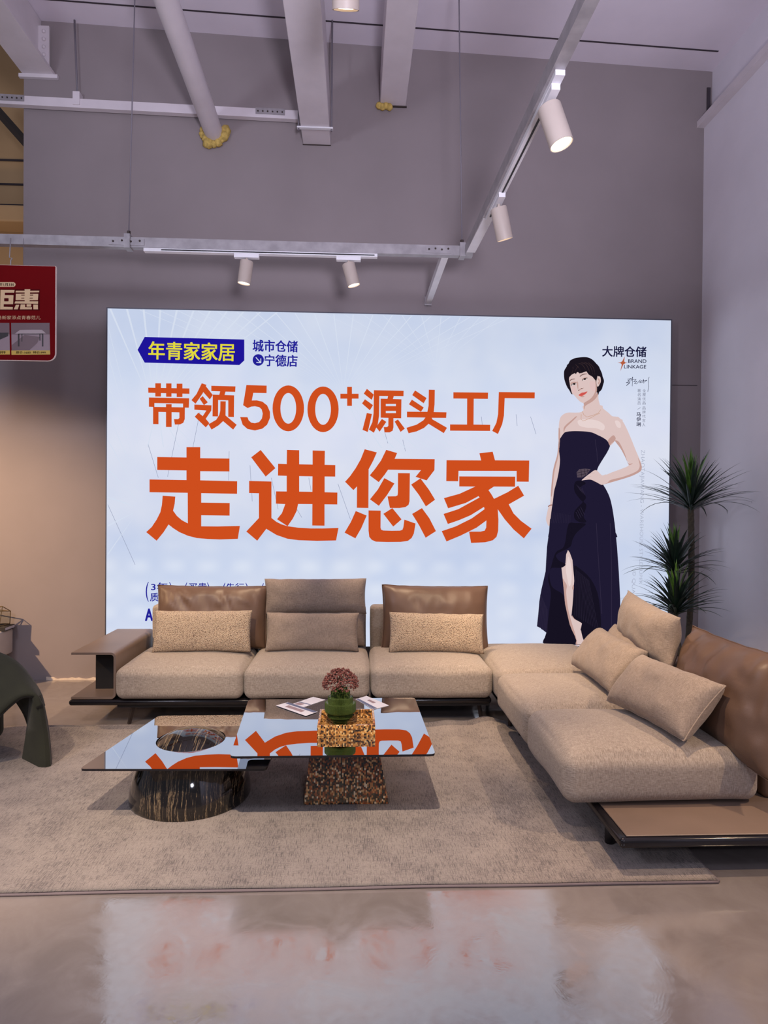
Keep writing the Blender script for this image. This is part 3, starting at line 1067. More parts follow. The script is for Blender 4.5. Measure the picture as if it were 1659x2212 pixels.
nin = [Z2(q) for q in (
    [(218, 77), (317, 103), (285, 175), (250, 240), (248, 556), (154, 554), (155, 380), (126, 410), (58, 342), (100, 295), (145, 230), (185, 160)],
    [(393, 82), (482, 108), (462, 155), (788, 158), (786, 247), (722, 331), (632, 302), (676, 248), (408, 244), (380, 285), (332, 345), (259, 290), (300, 240), (350, 170)],
    [(378, 312), (460, 356), (400, 450), (333, 538), (261, 485), (325, 405)],
    [(489, 271), (586, 272), (583, 500), (575, 530), (550, 548), (500, 556), (423, 556), (404, 461), (470, 460), (485, 452), (488, 430)],
    [(672, 314), (740, 405), (791, 488), (716, 543), (660, 450), (596, 365)],
    [(145, 580), (234, 617), (190, 720), (142, 803), (54, 756), (105, 670)],
    [(249, 575), (348, 577), (347, 715), (352, 732), (370, 739), (440, 741), (505, 740), (525, 733), (533, 710), (541, 650), (632, 682), (618, 765), (600, 800),
     (570, 823), (510, 832), (400, 833), (310, 830), (275, 815), (255, 790), (249, 740)],
    [(443, 556), (518, 648), (450, 707), (370, 603)],
    [(684, 556), (745, 640), (798, 744), (714, 798), (660, 695), (604, 604)])]
jia = [Z2(q) for q in (
    [(1152, 110), (1260, 97), (1279, 167), (1558, 169), (1554, 342), (1455, 341), (1455, 254), (982, 253), (979, 338), (882, 337), (884, 166), (1166, 168)],
    [(988, 298), (1444, 300), (1442, 382), (1270, 381), (1226, 410), (1250, 445), (1271, 481), (1380, 428), (1468, 374), (1516, 455), (1391, 526), (1430, 600),
     (1490, 660), (1577, 724), (1514, 803), (1430, 730), (1360, 650), (1325, 600), (1301, 566), (1307, 650), (1305, 740), (1292, 790), (1262, 818), (1200, 835),
     (1084, 840), (1068, 748), (1160, 748), (1195, 740), (1207, 715), (1209, 657), (1130, 715), (1000, 780), (884, 828), (845, 744), (960, 705), (1090, 640),
     (1194, 565), (1189, 547), (1080, 615), (985, 655), (895, 686), (860, 604), (980, 565), (1153, 470), (1145, 459), (1040, 515), (897, 558), (863, 475),
     (990, 440), (1118, 381), (988, 380)])]
ink('large_lettering', [zou, jin1, jin2, jin3] + nin + jia, 'ink_orange', 2, lb)
row = [Z3(q) for q in (
    [(76, 103), (412, 110), (412, 154), (77, 145)], rect(134, 68, 180, 176), rect(222, 69, 266, 178), rect(308, 71, 355, 180),
    [(82, 183), (410, 190), (407, 267), (360, 266), (360, 233), (127, 229), (127, 261), (82, 259)],
    [(116, 260), (375, 264), (374, 360), (362, 390), (335, 403), (293, 404), (286, 360), (320, 360), (330, 350), (330, 305), (160, 301), (160, 401), (116, 400)],
    rect(221, 238, 267, 424),
    [(512, 68), (551, 80), (520, 150), (462, 235), (428, 205), (470, 155)], [(546, 92), (602, 163), (578, 200), (516, 130)],
    [(520, 172), (562, 223), (530, 246), (495, 194)],
    [(452, 241), (592, 247), (590, 290), (545, 357), (575, 393), (545, 427), (455, 340), (485, 307), (520, 335), (550, 290), (452, 283)],
    [(590, 88), (787, 93), (785, 138), (706, 136), (698, 163), (776, 166), (774, 343), (728, 341), (728, 207), (646, 204), (645, 338), (600, 337), (602, 160), (655, 162), (662, 134), (590, 131)],
    [(664, 214), (708, 215), (706, 330), (797, 406), (768, 445), (686, 376), (650, 410), (592, 445), (567, 402), (630, 365), (655, 325), (663, 290)],
    [(876, 82), (1041, 87), (1040, 148), (932, 146), (920, 208), (960, 207), (1005, 217), (1045, 248), (1068, 300), (1068, 350), (1045, 405), (1005, 438), (945, 452), (885, 440),
     (845, 405), (825, 343), (885, 344), (895, 370), (915, 388), (945, 393), (980, 383), (1002, 355), (1009, 315), (1000, 280), (980, 262), (945, 255), (915, 258), (886, 270), (849, 246)])]
row.append((Z3(ell(1217, 272, 128, 187)), Z3(ell(1217, 272, 64, 125))))
row.append((Z3(ell(1500, 280, 127, 186)), Z3(ell(1500, 280, 64, 126))))
row += [Z4(q) for q in (
    rect(20, 153, 168, 193), rect(75, 97, 114, 252),
    [(236, 113), (292, 160), (275, 203), (210, 152)], [(220, 198), (286, 246), (260, 288), (196, 232)], [(235, 310), (277, 318), (243, 465), (200, 447)],
    [(358, 358), (394, 382), (340, 462), (310, 425)], [(488, 362), (545, 437), (510, 464), (462, 380)],
    [(628, 126), (722, 188), (698, 231), (605, 164)], [(602, 201), (699, 265), (676, 300), (578, 239)],
    [(740, 120), (789, 121), (787, 240), (780, 302), (884, 304), (881, 350), (764, 349), (770, 362), (888, 430), (862, 474), (738, 398), (700, 432), (640, 460), (575, 475), (558, 430), (640, 405),
     (695, 370), (712, 347), (562, 345), (562, 299), (728, 300), (738, 250)],
    [(940, 141), (1223, 144), (1221, 195), (1106, 194), (1104, 404), (1240, 406), (1239, 456), (913, 454), (913, 403), (1051, 404), (1052, 193), (940, 192)],
    [(1310, 139), (1603, 142), (1602, 191), (1358, 189), (1352, 330), (1338, 400), (1303, 481), (1256, 456), (1290, 390), (1304, 320)])]
row.append((Z4([(293, 124), (535, 129), (534, 173), (455, 172), (448, 196), (517, 198), (515, 353), (452, 352), (452, 425), (445, 455), (420, 468), (380, 468), (373, 424), (400, 424),
                (410, 415), (411, 350), (348, 348), (348, 193), (403, 194), (408, 172), (337, 171), (335, 330), (325, 400), (293, 471), (252, 445), (280, 385), (290, 310)]),
            Z4(rect(390, 236, 472, 254)), Z4(rect(390, 293, 472, 311))))
ink('headline_lettering', row, 'ink_orange', 2, lb)


# lettering set from the built-in typeface
def glyphs(text, bold=0.0, spacing=1.0):
    c = bpy.data.curves.new('lettering', 'FONT')
    c.body = text
    c.size = 1
    c.offset = bold
    c.resolution_u = 4
    c.space_character = spacing
    o = bpy.data.objects.new('lettering', c)
    COL.objects.link(o)
    bpy.context.view_layer.update()
    me = bpy.data.meshes.new_from_object(o.evaluated_get(bpy.context.evaluated_depsgraph_get()))
    vs = [v.co.copy() for v in me.vertices]
    fs = [tuple(p.vertices) for p in me.polygons]
    bpy.data.objects.remove(o)
    bpy.data.curves.remove(c)
    bpy.data.meshes.remove(me)
    return vs, fs


def fit_text(gg, text, quad, place, bold=0.0, rot=0, spacing=1.0, mi=0):
    """sets text into the picture quad TL, TR, BR, BL; rot=1 turns it to read downwards"""
    vs, fs = glyphs(text, 0.0 if bold > 0 else bold, spacing)
    if not vs:
        return
    x0, x1 = min(v.x for v in vs), max(v.x for v in vs)
    y0, y1 = min(v.y for v in vs), max(v.y for v in vs)
    out = []
    for v in vs:
        u, t = (v.x - x0) / (x1 - x0), (y1 - v.y) / max(1e-6, y1 - y0)
        if rot:
            u, t = 1 - t, u
        A, B, C_, D = [Vector(p) for p in quad]
        out.append(A * (1 - u) * (1 - t) + B * u * (1 - t) + C_ * u * t + D * (1 - u) * t)
    em = abs(Vector(quad[3]).y - Vector(quad[0]).y) / max(1e-6, y1 - y0)
    k = bold * em * 1.1
    # heavier strokes: the same outline set a hair apart
    for dx, dy in (((0, 0),) if bold <= 0 else ((-k, -k * .7), (k, -k * .7), (-k, k * .7), (k, k * .7), (0, 0))):
        gg.add([place(p + Vector((dx, dy))) for p in out], fs, mi)


def lb_text(name, items, mat, lay=2, parent=None):
    gg = G()
    for it in items:
        text, quad, bold, rot = (it + (0, 0))[:4]
        if len(quad) == 4 and not isinstance(quad[0], tuple):
            quad = rect(*quad)
        fit_text(gg, text, quad, lambda p: onp(p, lay), bold, rot)
    for f in range(len(gg.f)):
        n_ = Vector((0, 0, 0))
        q = gg.f[f]
        a, b, c = (gg.v[i] for i in q[:3])
        if (b - a).cross(c - a).y > 0:
            gg.f[f] = tuple(reversed(q))
    return gg.build(name, mat, parent or lb, fixn=False)


tagp = ink('shop_tag', [ZG([(210, 288), (252, 212), (837, 227), (837, 350), (808, 377), (252, 363)])], 'ink_blue', 2, lb)
lb_text('tag_lettering', [('年青家家居', ZG([(276, 238), (780, 250), (779, 354), (275, 342)]), 0.016)], 'ink_yellow', 3, tagp)
lb_text('shop_lettering', [('城市仓储', ZG([(887, 228), (1150, 235), (1150, 302), (887, 297)]), 0.02), ('宁德店', ZG([(957, 315), (1149, 319), (1148, 387), (957, 383)]), 0.02)], 'ink_navy', 2)
ring = ink('arrow_disc', [ZG(ell(919, 347, 33, 34, 30))], 'ink_navy', 2, lb)
ink('arrow', [ZG(poly_line([(905, 332), (932, 362)], 5)), ZG(poly_line([(934, 338), (934, 364)], 5)), ZG(poly_line([(908, 362), (936, 363)], 5))], 'ink_ray', 3, ring)
lb_text('brand_lettering', [('大牌仓储', ZT([(195, 68), (1070, 82), (1065, 290), (193, 278)]), 0.018), ('BRAND', ZT([(708, 335), (1070, 335), (1068, 408), (708, 405)]), 0.01),
                            ('LINKAGE', ZT([(628, 446), (1066, 448), (1063, 519), (628, 516)]), 0.01)], 'ink_dark', 2)
ink('star', [ZT([(642, 272), (628, 375), (655, 398), (700, 402), (650, 412), (610, 440), (552, 572), (580, 440), (560, 412), (495, 402), (555, 396), (590, 372)])], 'ink_star', 2, lb)
sig = [[(690, 730), (770, 715), (700, 760), (750, 765), (665, 800), (745, 795), (700, 830), (670, 862), (745, 800)],
       [(760, 770), (800, 680), (795, 760), (790, 870)], [(775, 745), (870, 735), (815, 780), (885, 770), (830, 815), (880, 822), (950, 740)],
       [(930, 780), (985, 755), (935, 800), (990, 795), (1015, 730), (1020, 815)], [(990, 765), (1075, 750), (1030, 790), (1085, 745)],
       [(1125, 682), (1108, 760), (1118, 880), (1098, 980)]]
ink('signature', [ZT(poly_line([a_, b_], 8)) for s in sig for a_, b_ in zip(s, s[1:])], 'ink_dark', 2, lb)
colr = [('全', 925), ('屋', 1006), ('优', 1090), ('品', 1170), ('品', 1270), ('牌', 1352), ('代', 1436), ('言', 1520), ('人', 1605)]
coll = [('著', 925), ('名', 1006), ('演', 1090), ('员', 1172)]
colb = [('马', 1392), ('伊', 1490), ('琍', 1588)]
its = [(t, ZT(rect(994 - k, y, 1060 - k, y + 64))) for k, (t, y) in enumerate(colr)] + [(t, ZT(rect(892, y, 958, y + 66))) for t, y in coll]
lb_text('caption_column', its, 'ink_grey', 2)
lb_text('caption_name', [(t, ZT(rect(874, y, 958, y + 80)), 0.02) for t, y in colb], 'ink_dark', 2)
ink('caption_stroke', [ZT(poly_line([(892, 1330), (955, 1295)], 7))], 'ink_grey', 2, lb)
lb_text('margin_lettering', [('ZHAOTAJIAWANG - WAREHOUSE STYLE SUPER', [(1382, 972), (1393, 972), (1387, 1262), (1378, 1262)], -0.012, 1),
                             ('© QUA', [(1365, 1233), (1374, 1233), (1372, 1283), (1363, 1283)], -0.008, 1)], 'ink_pale', 2)
ZL = zz(220, 940, 2.7197)
lb_text('footer_lettering', [('(', ZL(rect(258, 862, 276, 978))), ('3年', ZL(rect(290, 866, 388, 914)), 0.012), (')', ZL(rect(396, 864, 414, 978))), ('质保', ZL(rect(284, 926, 386, 976)), 0.012),
                             ('(', ZL(rect(484, 866, 502, 978))), ('买贵', ZL(rect(510, 868, 616, 914)), 0.012), (')', ZL(rect(618, 866, 636, 978))),
                             ('(', ZL(rect(708, 868, 726, 978))), ('先行', ZL(rect(730, 870, 836, 916)), 0.012), (')', ZL(rect(844, 868, 862, 978))),
                             ('(', ZL(rect(935, 870, 952, 978))), ('源头', ZL(rect(956, 872, 1060, 918)), 0.012), (')', ZL(rect(1062, 870, 1080, 978))),
                             ('AI', ZL(rect(256, 1020, 310, 1090)), 0.022)], 'ink_navy', 2)
# fan of fine lines printed on the ground colour
rays, dark = [], []
for k in range(11):
    x = 236 + 36 * k
    rays.append([(x, 667 + k * 0.8), (x + 4.5, 667 + k * 0.8), (330.5 + k * 1.2, 880), (330 + k * 1.2, 880)])
for k in range(20):
    x = 300 + 42 * k
    if x > 1100:
        break
    rays.append([(x, 668 + (x - 232) * .0218), (x + 2.6, 668 + (x - 232) * .0218), (735.5 + 0.6 * k, 845), (735 + .6 * k, 845)])
for k in range(10):
    x = 700 + 42 * k
    rays.append([(x, 678 + (x - 700) * .0218), (x + 1.6, 678 + (x - 700) * .0218), (935.4 + k, 790), (935 + k, 790)])
for k in range(9):
    rays.append([(232.6, 700 + 62 * k), (232.6, 704 + 62 * k), (310 - k * 3, 1010 + 14 * k), (310 - k * 3, 1009 + 14 * k)])
for k in range(9):
    rays.append([(338 + 3 * k, 885), (339 + 3 * k, 885), (320 + 34 * k, 965), (318 + 34 * k, 965)])
    rays.append([(742 + 3 * k, 850), (743 + 3 * k, 850), (800 + 26 * k, 968), (797 + 26 * k, 968)])
ink('printed_rays', rays, 'ink_ray', 1, lb)
for (x0, y0, x1, y1) in ((320, 960, 342, 1032), (388, 905, 362, 1030), (432, 890, 404, 1030), (233, 1090, 292, 1220), (495, 975, 494, 1038), (540, 1005, 545, 1083), (586, 1032, 601, 1100),
                         (667, 1032, 672, 1060), (730, 1045, 757, 1122), (640, 1098, 652, 1118), (830, 930, 838, 958), (870, 950, 876, 975), (1040, 900, 1042, 922), (1115, 895, 1117, 920),
                         (1146, 900, 1158, 938)):
    dark.append(poly_line([(x0, y0), (x1, y1)], 0.9))
ink('printed_fine_lines', dark, 'ink_line', 1, lb)

# the printed woman
S = lambda pts, n=4: [(v.x, v.y) for v in catmull([(x, y, 0) for x, y in pts], n)]
woman = ink('printed_woman', [
    ZB(S([(605, -30), (600, 45), (560, 70), (480, 76), (380, 75), (320, 95), (275, 135), (255, 190), (245, 290), (243, 480), (330, 560), (700, 640), (960, 560), (1050, 480), (1110, 400), (1160, 200),
          (1135, 170), (1075, 135), (1010, 125), (960, 80), (880, 15), (850, -30)])),
    ZB(S([(1075, 135), (1135, 170), (1180, 230), (1230, 330), (1290, 470), (1350, 620), (1410, 760), (1430, 830), (1430, 890), (1405, 925), (1300, 980), (1150, 1030), (1000, 1075), (880, 1107),
          (840, 1104), (770, 1064), (700, 1036), (620, 1040), (572, 1047), (600, 1018), (640, 985), (700, 940), (750, 905), (790, 905), (830, 945), (870, 976), (920, 968), (1010, 930), (1150, 878),
          (1250, 825), (1200, 720), (1130, 590), (1050, 480), (1000, 380), (1010, 220)])),
    ZB(S([(245, 290), (243, 450), (235, 560), (220, 690), (180, 830), (155, 960), (145, 1100), (130, 1250), (120, 1390), (95, 1440), (72, 1540), (62, 1600), (75, 1655), (101, 1699), (128, 1650),
          (165, 1350), (210, 1100), (260, 850), (300, 500)])),
    ZD(S([(575, 375), (605, 430), (640, 530), (655, 650), (668, 770), (667, 830), (660, 940), (655, 1050), (650, 1180), (640, 1320), (750, 1390), (775, 1440), (765, 1530), (790, 1590), (820, 1680),
          (838, 1745), (690, 1745), (650, 1600), (600, 1450), (545, 1250), (520, 1000), (500, 800), (475, 620), (535, 580), (548, 450)])),
    ZF(S([(845, 1250), (852, 1400), (848, 1470), (800, 1530), (720, 1570), (900, 1680), (1350, 1600), (1280, 1430), (1240, 1310), (1215, 1200), (1205, 1080), (1100, 1080)]))], 'skin', 2, lb)
ink('skin_shading', [
    ZF(S([(850, 1300), (1000, 1240), (1130, 1120), (1185, 1040), (1203, 1090), (1150, 1190), (1050, 1280), (940, 1345), (880, 1390), (868, 1440), (852, 1475), (850, 1390)])),
    ZB(S([(975, 545), (950, 480), (985, 430), (1030, 400), (1060, 440), (1045, 482), (1000, 520)])),
    ZB(S([(1430, 830), (1430, 890), (1405, 925), (1300, 980), (1150, 1030), (1000, 1072), (900, 1100), (990, 1040), (1150, 1000), (1290, 950), (1380, 900), (1405, 830), (1380, 720)])),
    ZB(S([(1050, 480), (1130, 590), (1200, 720), (1250, 825), (1305, 800), (1240, 800), (1190, 660), (1110, 500)])),
    ZB(S([(243, 300), (243, 470), (235, 560), (220, 690), (180, 830), (155, 960), (130, 1250), (150, 1250), (175, 980), (200, 850), (240, 690), (262, 480), (262, 330)])),
    ZB(S([(320, 370), (315, 300), (350, 250), (420, 190), (490, 130), (500, 140), (430, 210), (360, 275), (330, 320)])),
    ZD(S([(500, 800), (520, 1000), (545, 1250), (600, 1450), (650, 1590), (690, 1742), (712, 1742), (680, 1590), (630, 1430), (580, 1240), (550, 1000), (560, 900), (530, 840)])),
    ZD(S([(655, 880), (660, 940), (650, 960), (635, 930)])),
    ZD(S([(640, 1325), (750, 1392), (778, 1440), (740, 1410), (680, 1385), (640, 1350)])),
    ZB(S([(700, 1036), (620, 1040), (572, 1047), (640, 1020), (720, 1010), (800, 1050), (850, 1095), (790, 1078)]))], 'skin_shade', 3, woman)
ink('skin_light', [ZB(S([(520, 190), (640, 170), (800, 190), (900, 260), (880, 330), (780, 300), (640, 290), (540, 260)])),
                   ZB(S([(1050, 200), (1090, 190), (1130, 230), (1130, 290), (1080, 280)])),
                   ZD(S([(580, 480), (610, 560), (630, 700), (620, 860), (590, 900), (560, 760), (545, 640)]))], 'skin_light', 3, woman)
hair = ink('hair', [ZF(S([(545, 1090), (505, 1055), (470, 985), (430, 930), (395, 860), (365, 780), (340, 690), (332, 560), (345, 470), (400, 380), (410, 340), (450, 300), (490, 225), (560, 185), (640, 155),
                          (760, 140), (860, 135), (950, 145), (1020, 175), (1090, 225), (1160, 300), (1225, 370), (1260, 450), (1305, 550), (1325, 640), (1352, 710), (1357, 770), (1340, 830), (1320, 900),
                          (1305, 950), (1270, 1000), (1235, 1030), (1222, 1075), (1208, 1102), (1180, 1060), (1120, 1000), (800, 1000), (600, 1040)], 3))], 'hair', 3, woman)
face = ink('face', [ZF(S([(560, 1090), (535, 1050), (510, 960), (490, 870), (475, 780), (463, 720), (468, 660), (500, 605), (560, 572), (610, 548), (640, 575), (655, 540), (700, 518), (750, 545), (772, 550), (800, 535),
                          (850, 522), (905, 498), (925, 530), (965, 575), (1010, 612), (1060, 632), (1110, 690), (1145, 745), (1165, 860), (1176, 950), (1165, 1040), (1130, 1120), (1080, 1180),
                          (1000, 1240), (900, 1292), (850, 1307), (790, 1302), (730, 1262), (680, 1212), (635, 1160), (590, 1110)], 3)),
                    ZF(S([(1180, 625), (1215, 628), (1258, 640), (1275, 720), (1270, 780), (1240, 840), (1215, 882), (1180, 885), (1162, 800), (1165, 720)]))], 'skin', 4, woman)
ink('cheek', [ZF(S([(1000, 760), (1120, 770), (1160, 900), (1150, 1030), (1060, 1000), (990, 900)])), ZF(S([(520, 900), (600, 880), (640, 960), (640, 1060), (570, 1060)]))], 'cheek', 5, woman)
ink('face_shading', [ZF(S([(1130, 720), (1165, 860), (1176, 950), (1165, 1040), (1130, 1120), (1080, 1180), (1000, 1240), (900, 1292), (850, 1307), (900, 1275), (1000, 1210), (1080, 1120), (1130, 1010), (1140, 880)])),
                     ZF(S([(660, 760), (690, 790), (700, 900), (690, 970), (672, 890)])), ZF(S([(690, 995), (720, 965), (760, 935), (800, 930), (835, 920), (820, 945), (770, 965), (720, 1000)])),
                     ZF(S([(1190, 690), (1215, 680), (1245, 720), (1250, 780), (1220, 830), (1195, 800), (1225, 760)])),
                     ZF(S([(500, 800), (560, 770), (650, 775), (640, 800), (560, 800), (505, 850)])), ZF(S([(790, 715), (830, 670), (900, 655), (925, 668), (850, 690), (800, 745)])),
                     ZF(S([(760, 1145), (830, 1130), (860, 1140), (810, 1165)]))], 'skin_shade', 6, woman)
ink('eyebrow', [ZF(S([(475, 752), (490, 720), (530, 695), (600, 688), (605, 702), (545, 714), (500, 742)])), ZF(S([(735, 632), (760, 598), (820, 568), (900, 560), (928, 572), (860, 582), (795, 604), (750, 638)]))], 'brow', 7, woman)
ink('eye', [ZF(S([(508, 872), (530, 835), (580, 805), (640, 805), (625, 828), (590, 850), (545, 865)])), ZF(S([(800, 742), (822, 705), (860, 685), (925, 682), (895, 712), (860, 728)]))], 'eye_white', 7, woman)
ink('iris', [ZF(ell(592, 825, 30, 25, 16)), ZF(ell(862, 700, 30, 24, 16)), ZF(poly_line([(505, 880), (530, 838), (580, 806), (645, 803)], 12)), ZF(poly_line([(796, 740), (822, 702), (862, 683), (935, 675)], 12)),
             ZF(ell(705, 985, 14, 9, 10)), ZF(ell(787, 942, 16, 9, 10))], 'eye_dark', 8, woman)
ink('lips', [ZF(S([(705, 1108), (760, 1062), (800, 1045), (845, 1040), (930, 1016), (890, 1075), (820, 1120), (765, 1142), (728, 1128)]))], 'lips', 7, woman)
ink('lip_line', [ZF(poly_line([(708, 1108), (780, 1092), (850, 1066), (930, 1018)], 9, True))], 'lips_dark', 8, woman)
strands = [[(700, 300), (800, 330), (900, 480)], [(760, 280), (900, 330), (1010, 560)], [(840, 260), (1000, 360), (1080, 600)], [(620, 320), (720, 420), (770, 530)], [(950, 270), (1080, 400), (1130, 620)],
           [(560, 380), (560, 470), (520, 580)], [(700, 360), (640, 450), (600, 540)]]
ink('hair_strands', [ZF(poly_line([(v.x, v.y) for v in catmull([(x, y, 0) for x, y in s], 4, False)], 11, True)) for s in strands], 'hair_light', 5, hair)
ink('fringe', [ZF(q) for q in ([(480, 640), (600, 500), (640, 580), (655, 500), (740, 560), (760, 500), (800, 545), (860, 500), (905, 515), (900, 400), (480, 430)],
                               [(900, 480), (960, 580), (1060, 640), (1110, 700), (1160, 760), (1190, 620), (1100, 480)])], 'hair', 5, hair)
ink('necklace', [ZF(poly_line(s, 8)) for s in ([(800, 1520), (840, 1610), (915, 1668), (1060, 1630), (1210, 1570), (1275, 1480)], [(775, 1600), (768, 1720), (815, 1775), (1000, 1700), (1160, 1610), (1250, 1575)])], 'gold', 4, woman)
dress = ink('dress', [ZB(S([(322, 366), (360, 350), (420, 342), (500, 340), (620, 345), (720, 360), (800, 395), (880, 435), (940, 480), (976, 545), (970, 580), (930, 660), (860, 770), (800, 880), (800, 960), (870, 1090),
                            (925, 1180), (975, 1290), (1008, 1420), (1030, 1550), (1052, 1720), (1058, 1790), (1040, 1880), (500, 1900), (125, 1880), (108, 1780), (120, 1659), (140, 1480), (160, 1350), (178, 1200), (205, 1100), (237, 960),
                            (254, 850), (262, 750), (250, 640), (243, 500), (275, 430)], 3)),
                      (ZD([(318, -60), (305, 120), (275, 340), (262, 550), (255, 690), (230, 800), (195, 950), (165, 1120), (150, 1300), (131, 1480), (182, 1503), (195, 1520), (215, 1530), (265, 1570),
                           (240, 1650), (228, 1700), (250, 1737), (640, 1742), (690, 1745), (840, 1745), (1312, 1750), (1327, 1500), (1325, 1100), (1305, 700), (1280, 350), (1245, 0), (1235, -60)]),
                       ZD([(575, 385), (550, 450), (540, 580), (480, 620), (500, 800), (520, 1000), (545, 1250), (600, 1450), (650, 1590), (690, 1738), (832, 1738), (820, 1680), (790, 1580), (755, 1530),
                           (775, 1440), (750, 1390), (625, 1330), (640, 1180), (650, 1050), (655, 940), (665, 830), (662, 770), (650, 650), (640, 530), (600, 420)]))], 'dress', 3, woman)
ink('dress_ruffle', [ZB(S([(478, 1072), (560, 1050), (632, 1090), (560, 1150), (632, 1280), (600, 1345), (500, 1450), (465, 1510), (475, 1600), (560, 1650), (640, 1640), (600, 1560), (640, 1400), (560, 1330), (470, 1200)])),
                     ZD(S([(580, 20), (680, 0), (830, 10), (760, 80), (690, 150), (640, 240), (620, 320), (560, 370), (410, 450), (440, 530), (540, 590), (480, 640), (320, 660), (340, 900), (490, 1010), (520, 1100),
                           (600, 1450), (680, 1735), (240, 1735), (265, 1580), (300, 1300), (330, 1000), (290, 800), (330, 640), (400, 420), (520, 330)])),
                     ZD(S([(660, 640), (700, 620), (900, 800), (1020, 1100), (1040, 1700), (840, 1740), (760, 1530), (778, 1440), (640, 1330), (660, 1050), (672, 830)]))], 'dress_dark', 4, dress)
pl = []
for k in range(14):
    pl.append(ZD(poly_line([(690 + 14 * k, 660 + 12 * k), (670 + 26 * k, 1320 + 16 * k)], 2.2)))
for k in range(12):
    pl.append(ZD(poly_line([(180 + 9 * k, 1010 + 20 * k), (145 + 12 * k, 1480 + 8 * k)], 2.2)))
    pl.append(ZB(poly_line([(165 + 22 * k, 1500 + 4 * k), (140 + 24 * k, 1659)], 2)))
pl.append(ZB(poly_line([(765, 460), (790, 640), (800, 780)], 5)))
pl.append(ZD(poly_line([(980, 0), (1010, 500), (1060, 1300)], 5)))
pl.append(ZD(poly_line([(1180, 0), (1200, 600), (1200, 1500)], 5)))
pl += [ZB(poly_line([(500 + 26 * k, 1110 + 16 * k), (560 + 18 * k, 1200 + 18 * k)], 4)) for k in range(4)]
pl += [ZB(poly_line([(490 + 22 * k, 1500 - 25 * k), (540 + 24 * k, 1600 - 20 * k)], 4)) for k in range(4)]
ink('dress_pleats', pl, 'dress_line', 5, dress)
ink('sheer_panel', [ZB([(500, 930), (540, 885), (620, 878), (700, 885), (650, 960), (580, 1005), (510, 1005)])], 'dress_sheer', 4, dress)
ink('sheer_grid', [ZB(poly_line(s, 5)) for s in ([(505, 940), (680, 905)], [(510, 975), (640, 950)], [(560, 882), (575, 1000)], [(610, 880), (625, 970)], [(655, 885), (660, 940)])], 'dress_dark', 5, dress)
ink('hand', [ZB(S([(572, 1047), (600, 1018), (640, 985), (700, 940), (750, 905), (790, 905), (830, 945), (870, 976), (930, 965), (960, 1060), (880, 1107), (840, 1104), (770, 1064), (700, 1036), (620, 1040)]))], 'skin', 6, woman)
ink('finger_lines', [ZB(poly_line(s, 4, True)) for s in ([(650, 995), (710, 988)], [(600, 1022), (690, 1012)], [(700, 945), (760, 940)])] + [ZB(poly_line([(92, 1425), (110, 1405), (150, 1398)], 14))], 'skin_deep', 7, woman)

# ------------------------------------------------------------------ hanging red sign
YS = 4.42
sg = aty(118, 575, YS)
sx1 = aty(119.5, 670, YS).x
st_, sb = aty(100, 575, YS).z, aty(100, 779, YS).z
sx0 = sx1 - 0.95
rs = empty('hanging_sign', ((sx0 + sx1) / 2, YS, sb), 'red hanging sale sign with gold characters, cut by the left edge', 'sign')


def rounded(x0, z0, x1, z1, r, n=6):
    out = []
    for cx_, cz_, a in ((x1 - r, z0 + r, -90), (x1 - r, z1 - 0.004, 0), (x0 + r, z1 - 0.004, 90), (x0 + r, z0 + r, 180)):
        for k in range(n + 1):
            t = math.radians(a + 90 * k / n)
            rr = r if cz_ < z1 - 0.01 else 0.004
            out.append((cx_ + (rr if cz_ < z1 - 0.01 else (rr if cx_ > 0 else rr)) * math.cos(t) + ((r - rr) if (cx_ == x1 - r and rr < r) else (-(r - rr) if rr < r else 0)), cz_ + rr * math.sin(t)))
    return out


G().prism(rounded(sx0 - .004, sb - .004, sx1 + .004, st_ + .002, 0.055), 1, YS, YS + 0.012).build('board_edge', 'sign_white', rs)
G().prism(rounded(sx0, sb, sx1, st_, 0.05), 1, YS - 0.0015, YS).build('red_face', 'sign_red', rs)


def ons(p, lay):
    q = aty(p[0], p[1], YS)
    return Vector((q.x, YS - 0.0015 - 0.0006 * lay, q.z))


ZS = zz(0, 540, 6.9125)


def sink(name, shapes, mat, lay, parent):
    gg = G()
    for s in shapes:
        loops = s if isinstance(s, tuple) else (s,)
        gg.flat([[ons(p, lay) for p in l] for l in loops])
    return gg.build(name, mat, parent)


def stext(name, items, mat, lay, parent):
    gg = G()
    for text, r, b in items:
        fit_text(gg, text, ZS(rect(*r)) if not isinstance(r[0], tuple) else ZS(r), lambda p: ons(p, lay), b)
    return gg.build(name, mat, parent, fixn=False)


